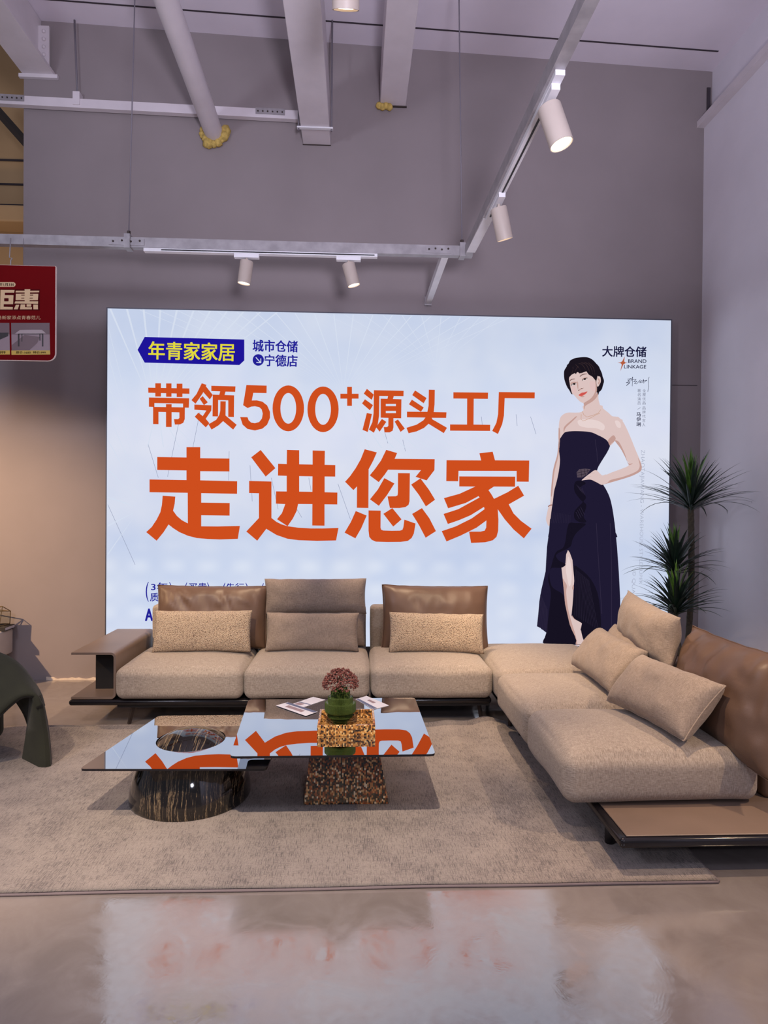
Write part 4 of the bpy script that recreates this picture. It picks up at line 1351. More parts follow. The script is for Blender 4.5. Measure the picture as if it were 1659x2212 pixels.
pill = sink('date_pill', [ZS([(-400, 482), (205, 482), (225, 492), (236, 516), (225, 542), (205, 552), (-400, 552)])], 'sign_gold', 1, rs)
stext('date_lettering', [('年1月3日', (-10, 494, 205, 540), 0.02)], 'sign_black', 2, pill)
big = sink('gold_characters_shadow', [ZS([(-160, 590), (600, 590), (596, 905), (-160, 905)])], 'sign_red_dark', 1, rs)
sink('gold_characters', [ZS(q) for q in ([(10, 597), (220, 600), (215, 640), (75, 640), (75, 676), (205, 678), (198, 812), (58, 812), (58, 850), (195, 853), (192, 890), (5, 890)],
                                         [(370, 588), (456, 588), (452, 610), (588, 610), (586, 634), (450, 636), (450, 656), (575, 656), (568, 752), (445, 754), (445, 768), (572, 768), (570, 806), (220, 800), (232, 768),
                                          (372, 768), (372, 752), (236, 752), (240, 656), (372, 654), (372, 636), (236, 636), (240, 610), (372, 610)],
                                         [(240, 820), (290, 820), (268, 888), (208, 888)], [(312, 815), (380, 815), (378, 856), (480, 856), (478, 888), (300, 888)], [(400, 812), (470, 812), (468, 848), (400, 848)],
                                         [(500, 818), (568, 818), (570, 888), (502, 888)], [(-150, 600), (-20, 600), (-20, 640), (-150, 640)], [(-150, 690), (-20, 690), (-20, 720), (-150, 720)], [(-90, 640), (-50, 640), (-50, 890), (-90, 890)])],
     'sign_gold', 2, rs)
sink('gold_characters_cuts', [ZS(q) for q in ([(66, 722), (132, 722), (132, 768), (66, 768)], [(320, 672), (372, 672), (372, 682), (320, 682)], [(450, 672), (500, 672), (500, 682), (450, 682)], [(320, 716), (366, 716), (366, 726), (320, 726)],
                                              [(445, 716), (495, 716), (495, 726), (445, 726)])], 'sign_red_dark', 3, rs)
stext('slogan_lettering', [('给新家添点青春范儿', (-40, 982, 606, 1040), 0.0)], 'sign_gold', 1, rs)
for (x0, x1) in ((176, 750), (-420, 150)):
    pan = sink('product_picture', [ZS([(x0 - 6, 1090), (x1 - 8, 1090), (x1, 1562), (x0 + 2, 1566)])], 'sign_grey', 1, rs)
    sink('picture_wall', [ZS([(x0 - 6, 1090), (x1 - 8, 1090), (x1 - 6, 1262), (x0 - 4, 1262)])], 'sign_grey_dark', 2, pan)
    if x0 > 0:
        sink('pictured_table_shadow', [ZS([(370, 1268), (600, 1300), (560, 1390), (440, 1500), (180, 1500), (180, 1420)])], 'sign_grey_dark', 2, pan)
        sink('pictured_table_top', [ZS(S([(240, 1244), (290, 1205), (330, 1195), (600, 1193), (640, 1205), (678, 1240), (660, 1248), (260, 1252)]))], 'sign_tabletop', 3, pan)
        sink('pictured_table_legs', [ZS(q) for q in (rect(270, 1252, 294, 1442), rect(325, 1256, 338, 1370), rect(592, 1256, 606, 1355), rect(630, 1248, 650, 1442), rect(280, 1250, 640, 1260))], 'sign_black', 3, pan)
    else:
        sink('pictured_table_top', [ZS([(-300, 1240), (128, 1236), (126, 1285), (-20, 1350), (-300, 1360)])], 'sign_black', 3, pan)
    sink('price_strip', [ZS([(x0 - 2, 1502), (x1 + 1, 1500), (x1 + 3, 1562), (x0, 1568)])], 'sign_yellow', 3, pan)
    if x0 > 0:
        stext('price_lettering', [('原价:1680', (242, 1514, 462, 1552), 0.01), ('特价:999', (498, 1514, 688, 1550), 0.01)], 'sign_black', 4, pan)
    else:
        stext('price_lettering', [('999', (0, 1514, 84, 1552), 0.01)], 'sign_black', 4, pan)
for px in (22, -60):
    q = aty(px, 572, YS)
    G().tube([q + Vector((0, 0.006, -0.03)), q + Vector((0, 0.006, 0.03)), q + Vector((0.01, 0.006, 0.045)), q + Vector((-0.008, 0.006, 0.05)), (q.x, YS + 0.006, ZR)], 0.004, 6).build('hanging_hook', 'galvanised_steel', rs, True)
q = aty(50, 568, YS)
G().tube([q + Vector((0, 0.006, -0.02)), (q.x, YS + 0.006, ZR)], 0.0015, 5).build('hanging_wire', 'cable_grey', rs)


# ------------------------------------------------------------------ soft furniture helpers
def rbox(gg, lo, hi, r, crown=0.0, n=14, bulge=0.0, seed=0, M=None):
    """upholstered block: rounded edges, domed top, slightly bellied sides"""
    lo, hi = Vector(lo), Vector(hi)
    c, h = (lo + hi) / 2, (hi - lo) / 2

    def ts(half):
        k = max(0.0, 1 - r / half)
        a = [-1 + (1 - k) * (1 - math.cos(PI / 2 * i / 5)) for i in range(6)]
        a = [-1 + (1 - k) * i / 5 for i in range(5)]
        mid = [-k + 2 * k * i / n for i in range(n + 1)]
        return a + mid + [-q for q in reversed(a)]
    T = [ts(h[i]) for i in range(3)]
    idx, vs, fs = {}, [], []

    def vert(p):
        key = tuple(round(q, 5) for q in p)
        if key in idx:
            return idx[key]
        P = Vector((p[0] * h.x, p[1] * h.y, p[2] * h.z))
        q = Vector([max(-(h[i] - r), min(h[i] - r, P[i])) for i in range(3)])
        d = P - q
        if d.length > 1e-9:
            P = q + d.normalized() * r
        u, v, t = p
        if t > -0.2:
            P.z += crown * (1 - abs(u) ** 2.6) * (1 - abs(v) ** 2.6) * (t + 0.2) / 1.2
        if bulge:
            P.x += math.copysign(bulge, u) * (abs(u) ** 6) * (1 - v * v) * (1 - t * t)
            P.y += math.copysign(bulge, v) * (abs(v) ** 6) * (1 - u * u) * (1 - t * t)
        P += Vector((1, 1, 1)) * 0.006 * noise.noise((P + c) * 3.3 + Vector((seed, 0, 0)))
        P += c
        if M is not None:
            P = M @ P
        idx[key] = len(vs)
        vs.append(P)
        return idx[key]
    for ax in range(3):
        a, b = (ax + 1) % 3, (ax + 2) % 3
        for sgn in (-1, 1):
            for i in range(len(T[a]) - 1):
                for j in range(len(T[b]) - 1):
                    q = []
                    for (ii, jj) in ((i, j), (i + 1, j), (i + 1, j + 1), (i, j + 1)):
                        p = [0, 0, 0]
                        p[ax], p[a], p[b] = sgn, T[a][ii], T[b][jj]
                        q.append(vert(p))
                    fs.append(tuple(q))
    return gg.add(vs, fs)


def cushion(name, label, cat, mat, base, W, H, T, yaw_=0.0, lean=10.0, roll_=0.0, pinch=0.05, seed=1, wrinkle=0.008, group=None, piping=None, plump=0.55, folds=0.0, sag=0.0):
    nu, nv = 40, 28
    M = (Matrix.Translation(Vector(base)) @ Matrix.Rotation(math.radians(yaw_), 4, 'Z') @ Matrix.Rotation(math.radians(-lean), 4, 'X')
         @ Matrix.Rotation(math.radians(roll_), 4, 'Y'))
    gg = G()
    vs, fs, rim = [], [], []
    sgrid = lambda k, n: math.sin(PI / 2 * (2 * k / n - 1)) * 0.35 + (2 * k / n - 1) * 0.65
    for side in (1, -1):
        for j in range(nv + 1):
            for i in range(nu + 1):
                u, v = sgrid(i, nu), sgrid(j, nv)
                x = W / 2 * u * (1 - pinch * (1 - v * v) * u * u)
                z = H / 2 * v * (1 - pinch * 1.2 * (1 - u * u) * v * v)
                e = max(0.0, (1 - abs(u) ** 3.4)) ** plump * max(0.0, (1 - abs(v) ** 3.0)) ** plump
                t = T / 2 * e
                q = Vector((u * W * 4, v * H * 4, seed * 7.3 + side))
                edge = (1 - e)
                t += wrinkle * e * noise.noise(q * 1.6) + wrinkle * 0.9 * e * math.sin(u * 22 + 3 * noise.noise(q)) * edge * (0.4 + abs(u))
                if folds:
                    f = noise.noise(Vector((u * 6 + v * 1.5, v * 1.3, seed * 3.1)))
                    t += folds * e * (1 - abs(f) * 3) * max(0, v + 0.35)
                z -= sag * (1 - u * u) * (0.5 + v * 0.5)
                z += 0.004 * noise.noise(Vector((u * 5, seed, v * 3)))
                vs.append(M @ Vector((x, side * t - 0.0, z + H / 2)))
    row_ = nu + 1
    tot = row_ * (nv + 1)
    for sd in (0, 1):
        for j in range(nv):
            for i in range(nu):
                a = sd * tot + j * row_ + i
                q = (a, a + 1, a + row_ + 1, a + row_)
                fs.append(q if sd else q[::-1])
    gg.add(vs, fs)
    o = gg.build(name, mat, None, loc=Vector(base), fixn=False)
    bm = bmesh.new()
    bm.from_mesh(o.data)
    bmesh.ops.remove_doubles(bm, verts=bm.verts, dist=0.0015)
    bmesh.ops.recalc_face_normals(bm, faces=bm.faces)
    for f in bm.faces:
        f.smooth = True
    bm.to_mesh(o.data)
    bm.free()
    tag(o, label, cat, group)
    if piping:
        ring_ = ([j * row_ + nu for j in range(nv + 1)] + [nv * row_ + i for i in range(nu - 1, -1, -1)] + [j * row_ for j in range(nv - 1, -1, -1)] + [i for i in range(1, nu)])
        pts = [vs[i] for i in ring_] + [vs[ring_[0]]]
        G().tube(pts, 0.0035, 6).build('piping', piping, o, True)
    return o


# ------------------------------------------------------------------ rug
gg = G()
RX0, RX1, RY0, RY1 = -3.3, 1.468, 2.532, 4.448
nx, ny = 150, 70
vs, fs = [], []
for j in range(ny + 1):
    for i in range(nx + 1):
        x = RX0 + (RX1 - RX0) * i / nx
        y = RY0 + (RY1 - RY0) * j / ny
        z = 0.012 + 0.0015 * noise.noise(Vector((x * 2, y * 2, 0)))
        z += 0.042 * math.exp(-((x - 0.92 - 0.15 * (4.4 - y)) / 0.11) ** 2) * math.exp(-((y - 4.45) / 0.28) ** 2)
        z += 0.018 * math.exp(-((x - 0.66) / 0.10) ** 2) * math.exp(-((y - 4.45) / 0.22) ** 2)
        if j == 0:
            y += 0.006 * noise.noise(Vector((x * 1.7, 5, 0)))
        vs.append((x, y, z))
for j in range(ny):
    for i in range(nx):
        a = j * (nx + 1) + i
        fs.append((a, a + 1, a + nx + 2, a + nx + 1))
per = [i for i in range(nx + 1)] + [j * (nx + 1) + nx for j in range(1, ny + 1)] + [ny * (nx + 1) + i for i in range(nx - 1, -1, -1)] + [j * (nx + 1) for j in range(ny - 1, 0, -1)]
gg.add(vs, fs)
b0 = len(gg.v)
gg.v += [Vector((vs[k][0], vs[k][1], vs[k][2] - 0.0115)) for k in per]
gg.f += [(per[k], per[(k + 1) % len(per)], b0 + (k + 1) % len(per), b0 + k) for k in range(len(per))]
gg.mi += [0] * len(per)
rug = gg.build('area_rug', 'rug_pile', None, True, fixn=False, loc=(0, 3.4, 0))
tag(rug, 'large worn beige and grey rug under the two low tables', 'rug')
G().tube([Vector(vs[i]) + Vector((0, -0.004, -0.006)) for i in range(nx + 1)], 0.0055, 8).build('rug_binding', 'rug_binding', rug, True)
G().tube([Vector(vs[j * (nx + 1) + nx]) + Vector((0.003, 0, -0.006)) for j in range(ny + 1)], 0.0055, 8).build('rug_binding', 'rug_binding', rug, True)

# ------------------------------------------------------------------ sofa, two-seat module with the leather arm
YF = 4.385
sofa = empty('sofa_module', (-0.9, 4.85, 0), 'two-seat beige sofa module with a hollow taupe leather arm at its left end', 'sofa', 'modules of the corner sofa')


def plat(parent, x0, x1, y0, y1, z0=0.145, z1=0.185, mat='black_gloss'):
    G().box((x0, y0, z0), (x1, y1, z1), bev=0.018, seg=4).build('base_platform', mat, parent, auto=60)


def seat(parent, x0, x1, y0, y1, seed, z0=0.19, z1=0.405, r=0.055, crown=0.035):
    gg = G()
    rbox(gg, (x0, y0, z0), (x1, y1, z1), r, crown, 14, 0.008, seed)
    return gg.build('seat_cushion', 'sofa_weave', parent, True)


def leg(parent, x, y, dx, z1=0.146, z0=0.0, r=0.016, mat='dark_metal'):
    G().tube([(x, y, z1), (x + dx, y, z0)], [r, r * 0.8], 4).build('leg', mat, parent)


plat(sofa, -1.915, 0.105, 4.43, 5.30)
G().box((-1.60, 4.46, 0.125), (0.09, 5.28, 0.147)).build('under_frame', 'black_matte', sofa)
for x, y, dx in ((-1.50, 4.50, -0.035), (0.03, 4.50, 0.02), (-1.50, 5.2, -0.03), (0.03, 5.2, 0.02)):
    leg(sofa, x, y, dx)
seat(sofa, -1.598, -0.748, YF, 5.10, 1)
seat(sofa, -0.742, 0.106, YF, 5.10, 2)
arm = empty('armrest', (0, 0, 0), None, None)
arm.parent = sofa
arm.location = Vector((-1.75, 4.86, 0.19)) - sofa.location
ax0, ax1, az0, az1, th, rr = -1.90, -1.604, 0.188, 0.503, 0.015, 0.035
outer = [(ax0, az1), ]
for k in range(7):
    t = math.radians(90 - 15 * k)
    outer.append((ax1 - rr + rr * math.cos(t), az1 - rr + rr * math.sin(t)))
for k in range(7):
    t = math.radians(0 - 15 * k)
    outer.append((ax1 - rr + rr * math.cos(t), az0 + rr + rr * math.sin(t)))
outer.append((ax0, az0))
inner = [(ax0, az0 + th)]
for k in range(7):
    t = math.radians(-90 + 15 * k)
    inner.append((ax1 - rr + (rr - th) * math.cos(t), az0 + rr + (rr - th) * math.sin(t)))
for k in range(7):
    t = math.radians(0 + 15 * k)
    inner.append((ax1 - rr + (rr - th) * math.cos(t), az1 - rr + (rr - th) * math.sin(t)))
inner.append((ax0, az1 - th))
G().prism(outer + inner, 1, 4.44, 5.29).build('leather_shell', 'taupe_leather', arm, auto=40)
G().box((-1.815, 4.64, az0 + th), (ax1 - th, 5.25, az1 - th)).build('inner_box', 'black_matte', arm)


def back_panel(parent, x0, x1, seed, z1=0.715, mat='sofa_weave', y0=5.14, y1=5.27):
    gg = G()
    rbox(gg, (x0, y0, 0.19), (x1, y1, z1), 0.035, 0.0, 10, 0.0, seed)
    return gg.build('backrest', mat, parent, True)


back_panel(sofa, -1.588, -0.76, 3)
back_panel(sofa, -0.745, 0.095, 4)

mod2 = empty('sofa_module', (0.55, 4.85, 0), 'single-seat beige sofa module between the two-seat module and the corner seat', 'sofa', 'modules of the corner sofa')
plat(mod2, 0.125, 0.955, 4.43, 5.30)
G().box((0.14, 4.46, 0.125), (0.94, 5.28, 0.147)).build('under_frame', 'black_matte', mod2)
for x, y, dx in ((0.2, 4.52, -0.02), (0.88, 4.52, 0.02), (0.2, 5.2, -0.02), (0.88, 5.2, 0.02)):
    leg(mod2, x, y, dx)
seat(mod2, 0.118, 0.955, YF, 5.10, 5)
back_panel(mod2, 0.128, 0.90, 6)

mod3 = empty('sofa_module', (1.38, 4.7, 0), 'backless corner seat of the beige sofa beneath the printed woman', 'sofa', 'modules of the corner sofa')
plat(mod3, 1.0, 1.80, 4.30, 5.14)
for x, y in ((1.06, 4.34), (1.74, 4.34), (1.06, 5.08), (1.74, 5.08)):
    leg(mod3, x, y, 0.0)
seat(mod3, 0.967, 1.80, 4.272, 5.17, 7, z1=0.41, r=0.06, crown=0.035)

mod4 = empty('sofa_module', (1.4, 3.5, 0), 'right wing of the beige sofa, two seats with a low leather shelf in front', 'sofa', 'modules of the corner sofa')
gg = G()
gg.box((1.088, 2.575, 0.115), (2.25, 4.25, 0.158), bev=0.017, seg=4)
gg.build('base_platform', 'black_gloss', mod4, auto=60)
G().box((1.118, 2.592, 0.1585), (2.235, 3.2, 0.1645), bev=0.002, seg=1).build('shelf_top', 'taupe_leather', mod4)
for x, y in ((1.145, 2.83), (2.15, 2.83), (1.10, 4.18), (2.15, 4.18)):
    G().tube([(x, y, 0.116), (x, y, 0.013)], 0.021, 16).build('leg', 'black_matte', mod4, True)
seat(mod4, 0.945, 1.83, 3.522, 4.262, 8, z0=0.17, z1=0.405, r=0.06, crown=0.035)
seat(mod4, 0.945, 1.85, 2.835, 3.514, 9, z0=0.17, z1=0.40, r=0.065, crown=0.04)
gg = G()
rbox(gg, (1.90, 2.9, 0.16), (2.0, 4.25, 0.60), 0.03, 0, 10, 0, 11)
gg.build('backrest', 'brown_leather', mod4, True)

# ------------------------------------------------------------------ loose cushions
cushion('leather_cushion', 'brown leather cushion with soft folds on the left seat beside the leather arm', 'cushion', 'brown_leather', (-1.088, 4.97, 0.415), 0.84, 0.475, 0.20, 0, 9, 0.3, 0.035, 2, 0.008,
        'large brown leather cushions', 'brown_leather', 0.5, 0.012)
cushion('boucle_cushion', 'nubby beige oblong cushion leaning on the leather cushion at the left seat', 'cushion', 'boucle_weave', (-1.11, 4.77, 0.428), 0.715, 0.305, 0.17, 0, 14, -0.3, 0.03, 3, 0.006,
        'nubby oblong cushions', None, 0.5)
cushion('back_cushion', 'grey-beige back cushion low on the second seat, behind the oblong one', 'cushion', 'cushion_weave', (-0.305, 5.02, 0.42), 0.785, 0.295, 0.19, 0, 8, 0, 0.03, 4, 0.006, 'woven back cushions', None, 0.5)
cushion('head_cushion', 'grey-beige headrest cushion on top of the second seat back', 'cushion', 'cushion_weave', (-0.30, 5.03, 0.665), 0.79, 0.275, 0.20, 0, 6, -0.4, 0.03, 5, 0.006, 'woven back cushions', None, 0.5)
cushion('lumbar_cushion', 'grey-beige oblong cushion standing upright on the second seat', 'cushion', 'cushion_weave', (-0.31, 4.79, 0.43), 0.69, 0.285, 0.16, 0, 14, 0.4, 0.04, 6, 0.007, 'woven oblong cushions', None, 0.5)
cushion('leather_cushion', 'smooth brown leather cushion on the seat right of the vase', 'cushion', 'brown_leather', (0.625, 4.97, 0.395), 0.83, 0.50, 0.20, 0, 9, 0.6, 0.035, 7, 0.007, 'large brown leather cushions',
        'brown_leather', 0.5, 0.004)
cushion('boucle_cushion', 'nubby beige oblong cushion on the third seat, beside the corner seat', 'cushion', 'boucle_weave', (0.61, 4.76, 0.422), 0.71, 0.295, 0.17, 0, 14, 1.2, 0.03, 8, 0.006, 'nubby oblong cushions', None, 0.5)
cushion('back_cushion', 'beige back cushion under the tilted headrest by the plant', 'cushion', 'cushion_weave', (1.67, 3.90, 0.44), 0.72, 0.30, 0.19, -90, 14, 0, 0.03, 9, 0.006, 'woven back cushions', None, 0.5)
cushion('head_cushion', 'warm-lit beige headrest cushion in front of the plant', 'cushion', 'cushion_weave', (1.735, 3.82, 0.635), 0.83, 0.31, 0.21, -94, 8, 3, 0.085, 10, 0.010, 'woven back cushions', None, 0.75)
cushion('lumbar_cushion', 'beige oblong cushion lying back on the right wing, nearest the corner seat', 'cushion', 'cushion_weave', (1.455, 3.93, 0.452), 0.72, 0.32, 0.19, -91, 40, 0, 0.05, 11, 0.009, 'woven oblong cushions', None, 0.45)
cushion('lumbar_cushion', 'beige oblong cushion lying back on the near seat, against the leather cushion', 'cushion', 'cushion_weave', (1.435, 3.16, 0.455), 0.63, 0.32, 0.20, -80, 42, 0, 0.05, 12, 0.010, 'woven oblong cushions',
        'cushion_weave', 0.45)
cushion('leather_cushion', 'big brown leather cushion at the right edge of the picture', 'cushion', 'brown_leather', (1.765, 3.10, 0.335), 0.85, 0.535, 0.27, -88, 15, 0, 0.05, 13, 0.014, 'large brown leather cushions',
        'brown_leather', 0.7, 0.02)


# ------------------------------------------------------------------ low tables
def rounded_poly(pts, r, n=6):
    out = []
    m = len(pts)
    for i in range(m):
        p, a, b = Vector(pts[i]), Vector(pts[i - 1]), Vector(pts[(i + 1) % m])
        da, db = (a - p).normalized(), (b - p).normalized()
        s, e = p + da * r, p + db * r
        for k in range(n + 1):
            t = k / n
            out.append(tuple(s * (1 - t) ** 2 + p * 2 * t * (1 - t) + e * t * t))
    return out


def glass_top(name, outline, z0, z1, parent, hole=None):
    gg = G()
    loops = [outline] + ([hole] if hole else [])
    for z in (z0, z1):
        gg.flat([[(x, y, z) for x, y in l] for l in loops])
    o = gg.build(name, 'smoked_mirror_glass', parent)
    ed = G()
    for l in loops:
        n = len(l)
        b = len(ed.v)
        vs = [(x, y, z0) for x, y in l] + [(x, y, z1) for x, y in l]
        ed.add(vs, [(i, (i + 1) % n, n + (i + 1) % n, n + i) for i in range(n)])
    ed.build('polished_edge', 'black_gloss', o)
    return o


ZTL = 0.298
ft = empty('coffee_table', (-0.85, 3.44, 0.013), 'lower coffee table with smoked glass top and a striped black dome rising through it', 'table', 'glass coffee tables')
c0, c1, c2 = atz(171, 1661, ZTL), atz(575, 1661, ZTL), atz(343, 1546, ZTL)
c3 = Vector((-0.36, c2.y + 0.005, 0))
hc = atz(413, 1597, ZTL)
hole = [(hc.x + 0.172 * math.cos(2 * PI * k / 48), hc.y + 0.172 * math.sin(2 * PI * k / 48)) for k in range(48)]
glass_top('table_top', rounded_poly([(c0.x, c0.y), (c1.x, c1.y), (c3.x, c3.y), (c2.x, c2.y)], 0.028), ZTL - 0.010, ZTL, ft, hole)
dh, dr = 0.339, 0.302
prof = [(dr * 0.985, 0.0)] + [(dr * math.sqrt(max(0, 1 - (q / dh) ** 2.0)), q) for q in [dh * k / 40 for k in range(1, 40)]] + [(0.004, dh)]
G().lathe(prof, (hc.x, hc.y + 0.005, 0.013), 72).build('dome_base', 'ebony_lacquer', ft, auto=60)

ZTR = 0.392
gt = empty('coffee_table', (-0.04, 3.4, 0.013), 'taller coffee table with smoked glass top on a flared mosaic pedestal', 'table', 'glass coffee tables')
d0, d1, d2, d3 = atz(496, 1634, ZTR), atz(941, 1629, ZTR), atz(896, 1507, ZTR), atz(537, 1511, ZTR)
glass_top('table_top', rounded_poly([(d0.x, d0.y), (d1.x, d1.y), (d2.x, d2.y), (d3.x, d3.y)], 0.03), ZTR - 0.010, ZTR, gt)
gg = G()
bt, tp = ((-0.245, 0.180), (3.232, 3.62)), ((-0.205, 0.110), (3.29, 3.55))
vs = [(x, y, 0.013) for x in bt[0] for y in bt[1]] + [(x, y, ZTR - 0.011) for x in tp[0] for y in tp[1]]
gg.add(vs, [(0, 2, 3, 1), (4, 5, 7, 6), (0, 1, 5, 4), (2, 6, 7, 3), (0, 4, 6, 2), (1, 3, 7, 5)])
gg.build('mosaic_pedestal', 'mosaic_dark', gt)

# tray
tray = empty('mosaic_tray', (-0.036, 3.26, ZTR), 'amber mosaic tray on the taller table under the green vase', 'tray')
ty0, ty1, tx0, tx1, tzh = 3.125, 3.378, -0.174, 0.106, 0.052
z0 = ZTR + 0.0005
gg = G().box((tx0, ty0, z0), (tx1, ty1, z0 + 0.010))
gg.build('tray_floor', 'mosaic_amber', tray)
for lo, hi in (((tx0, ty0, z0 + 0.010), (tx1, ty0 + 0.011, z0 + tzh)), ((tx0, ty1 - 0.011, z0 + 0.010), (tx1, ty1, z0 + tzh)),
               ((tx0, ty0 + 0.011, z0 + 0.010), (tx0 + 0.011, ty1 - 0.011, z0 + tzh)), ((tx1 - 0.011, ty0 + 0.011, z0 + 0.010), (tx1, ty1 - 0.011, z0 + tzh))):
    G().box(lo, hi, bev=0.001, seg=1).build('tray_wall', 'mosaic_amber', tray)

# vase and dried flowers
vx, vy, vz = -0.066, 3.255, ZTR + 0.011
vase = empty('ribbed_vase', (vx, vy, vz), 'stepped green ribbed glass vase standing in the mosaic tray', 'vase')
prof = [(0.031, 0), (0.034, 0.003), (0.034, 0.026), (0.046, 0.027), (0.047, 0.043), (0.060, 0.044), (0.062, 0.068), (0.073, 0.070), (0.075, 0.076), (0.075, 0.113), (0.073, 0.1155), (0.0605, 0.1165),
        (0.0605, 0.118), (0.0605, 0.142), (0.0585, 0.1445), (0.0465, 0.1455), (0.0465, 0.147), (0.0465, 0.170), (0.0445, 0.1725), (0.034, 0.1735), (0.033, 0.188), (0.028, 0.188), (0.028, 0.17), (0.026, 0.03), (0.001, 0.028)]
G().lathe(prof, (vx, vy, vz), 120, rib=0.045).build('vase_body', 'green_glass', vase)
fl = empty('dried_flowers', (vx, vy, vz + 0.15), 'bunch of dried reddish brown flower heads in the green vase', 'flowers')
st, hd = G(), G()
rnd = random.Random(3)
top_ = vz + 0.185
for k in range(26):
    a = rnd.uniform(0, 2 * PI)
    el = rnd.uniform(0.05, 1.0)
    d = Vector((math.cos(a) * math.cos(el * PI / 2), math.sin(a) * math.cos(el * PI / 2), math.sin(el * PI / 2)))
    st.tube([(vx + rnd.uniform(-.012, .012), vy + rnd.uniform(-.012, .012), vz + 0.06), (vx + d.x * 0.02, vy + d.y * 0.02, top_ + 0.005),
             (vx + d.x * 0.07, vy + d.y * 0.07, top_ + 0.01 + d.z * 0.07)], 0.0012, 5)
for k in range(760):
    a = rnd.uniform(0, 2 * PI)
    s_ = rnd.uniform(-0.18, 1.0)
    c_ = math.sqrt(max(0, 1 - s_ * s_))
    r_ = rnd.uniform(0.80, 1.0)
    p = Vector((vx + 0.093 * c_ * math.cos(a) * r_, vy + 0.093 * c_ * math.sin(a) * r_, top_ + 0.018 + 0.082 * s_ * r_))
    hd.ball(p, rnd.uniform(0.0028, 0.0048), 4)
st.build('stems', 'stem_brown', fl)
hd.build('flower_heads', 'flower_red', fl, True)

# leaflets on the taller table
ZQ = zz(480, 1400, 3.318)


def leaflet(label, quad, z, strips, blocks):
    q = [atz(*ZQ([p])[0], z) for p in quad]
    gg = G()
    vs = [(p.x, p.y, z) for p in q] + [(p.x, p.y, z + 0.0008) for p in q]
    gg.add(vs, [(0, 1, 2, 3), (7, 6, 5, 4), (0, 4, 5, 1), (1, 5, 6, 2), (2, 6, 7, 3), (3, 7, 4, 0)])
    o = gg.build('leaflet', 'paper_white')
    tag(o, label, 'leaflet', 'leaflets on the taller table')

    def at_(u, v):
        p = q[0] * (1 - u) * (1 - v) + q[1] * u * (1 - v) + q[2] * u * v + q[3] * (1 - u) * v
        return (p.x, p.y, z + 0.0011)
    for n_, mt, lst in (('printed_band', 'paper_ink', strips), ('printed_picture', 'sign_grey', blocks)):
        for (u0, v0, u1, v1) in lst:
            G().flat([[at_(u0, v0), at_(u1, v0), at_(u1, v1), at_(u0, v1)]]).build(n_, mt, o)


leaflet('white leaflet with a dark band lying in front at the left of the vase', [(385, 412), (470, 388), (684, 457), (600, 487)], ZTR + 0.0030, [(0.72, 0.02, 0.99, 0.98)], [(0.25, 0.2, 0.6, 0.75)])
leaflet('white leaflet angled towards the vase, half under the front one', [(500, 402), (652, 350), (740, 371), (585, 424)], ZTR + 0.0010, [(0.28, 0.03, 0.34, 0.97)], [(0.05, 0.1, 0.26, 0.6)])
leaflet('white leaflet with a blue corner behind the vase on the right', [(955, 367), (1035, 343), (1196, 412), (1086, 440)], ZTR + 0.0010, [(0.02, 0.02, 0.24, 0.98)], [(0.5, 0.3, 0.72, 0.6)])

# ------------------------------------------------------------------ plant in the corner
plant = empty('potted_plant', (2.58, 4.93, 0), 'tall dark green plant with three leaf rosettes in the right corner', 'plant')
G().lathe([(0.11, 0), (0.14, 0.02), (0.165, 0.28), (0.165, 0.30), (0.15, 0.30), (0.145, 0.26), (0.001, 0.26)], (2.58, 4.93, 0), 36).build('pot', 'pot_black', plant, auto=40)
G().lathe([(0.001, 0.262), (0.144, 0.262), (0.144, 0.268), (0.001, 0.272)], (2.58, 4.93, 0), 24).build('soil', 'soil', plant)


def trunk(pts, r):
    gg = G()
    n = 40
    pp = catmull(pts, n // max(1, len(pts) - 1), False)
    gg.tube(pp, [r * (1.06 if k % 2 else 0.97) for k in range(len(pp))], 12)
    gg.build('trunk', 'plant_trunk', plant, True)


def rosette(c, size, seed, nleaf=86):
    rnd_ = random.Random(seed)
    gg = G()
    for k in range(nleaf):
        f = k / nleaf
        a = k * 2.39996 + rnd_.uniform(-.25, .25)
        el = math.radians(2 + 78 * f ** 1.5 + rnd_.uniform(-7, 7))
        ln = size * rnd_.uniform(0.82, 1.08) * (1 - 0.28 * f)
        droop = rnd_.uniform(0.25, 0.75) * (1 - 0.65 * f)
        wd = rnd_.uniform(0.010, 0.0155) * (1 + 0.35 * f)
        side = Vector((-math.sin(a), math.cos(a), 0))
        base = Vector(c) + Vector((0, 0, 0.10 * f + 0.0)) + Vector((math.cos(a), math.sin(a), 0)) * 0.012
        nseg = 9
        p = base.copy()
        ang = el + 0.35
        rows = []
        for s in range(nseg + 1):
            t = s / nseg
            ww = wd * min(1, 0.55 + t * 1.6) * (1 - t ** 2.2)
            dirv = Vector((math.cos(a) * math.cos(ang), math.sin(a) * math.cos(ang), math.sin(ang)))
            up = Vector((-math.cos(a) * math.sin(ang), -math.sin(a) * math.sin(ang), math.cos(ang)))
            rows.append((p - side * ww + up * ww * 0.35, p.copy(), p + side * ww + up * ww * 0.35))
            p = p + dirv * ln / nseg
            ang -= droop * 1.9 / nseg * (0.5 + t)
        lim = lambda q: Vector((min(q.x, XR - 0.012), min(q.y, YL - 0.03), q.z))
        vs = [lim(q) for r_ in rows for q in r_]
        fs = []
        for s in range(nseg):
            b = s * 3
            fs += [(b, b + 1, b + 4, b + 3), (b + 1, b + 2, b + 5, b + 4)]
        gg.add(vs, fs, 1 if f > 0.80 else 0)
    gg.build('leaf_rosette', ['leaf_dark', 'leaf_bright'], plant, True, fixn=False)


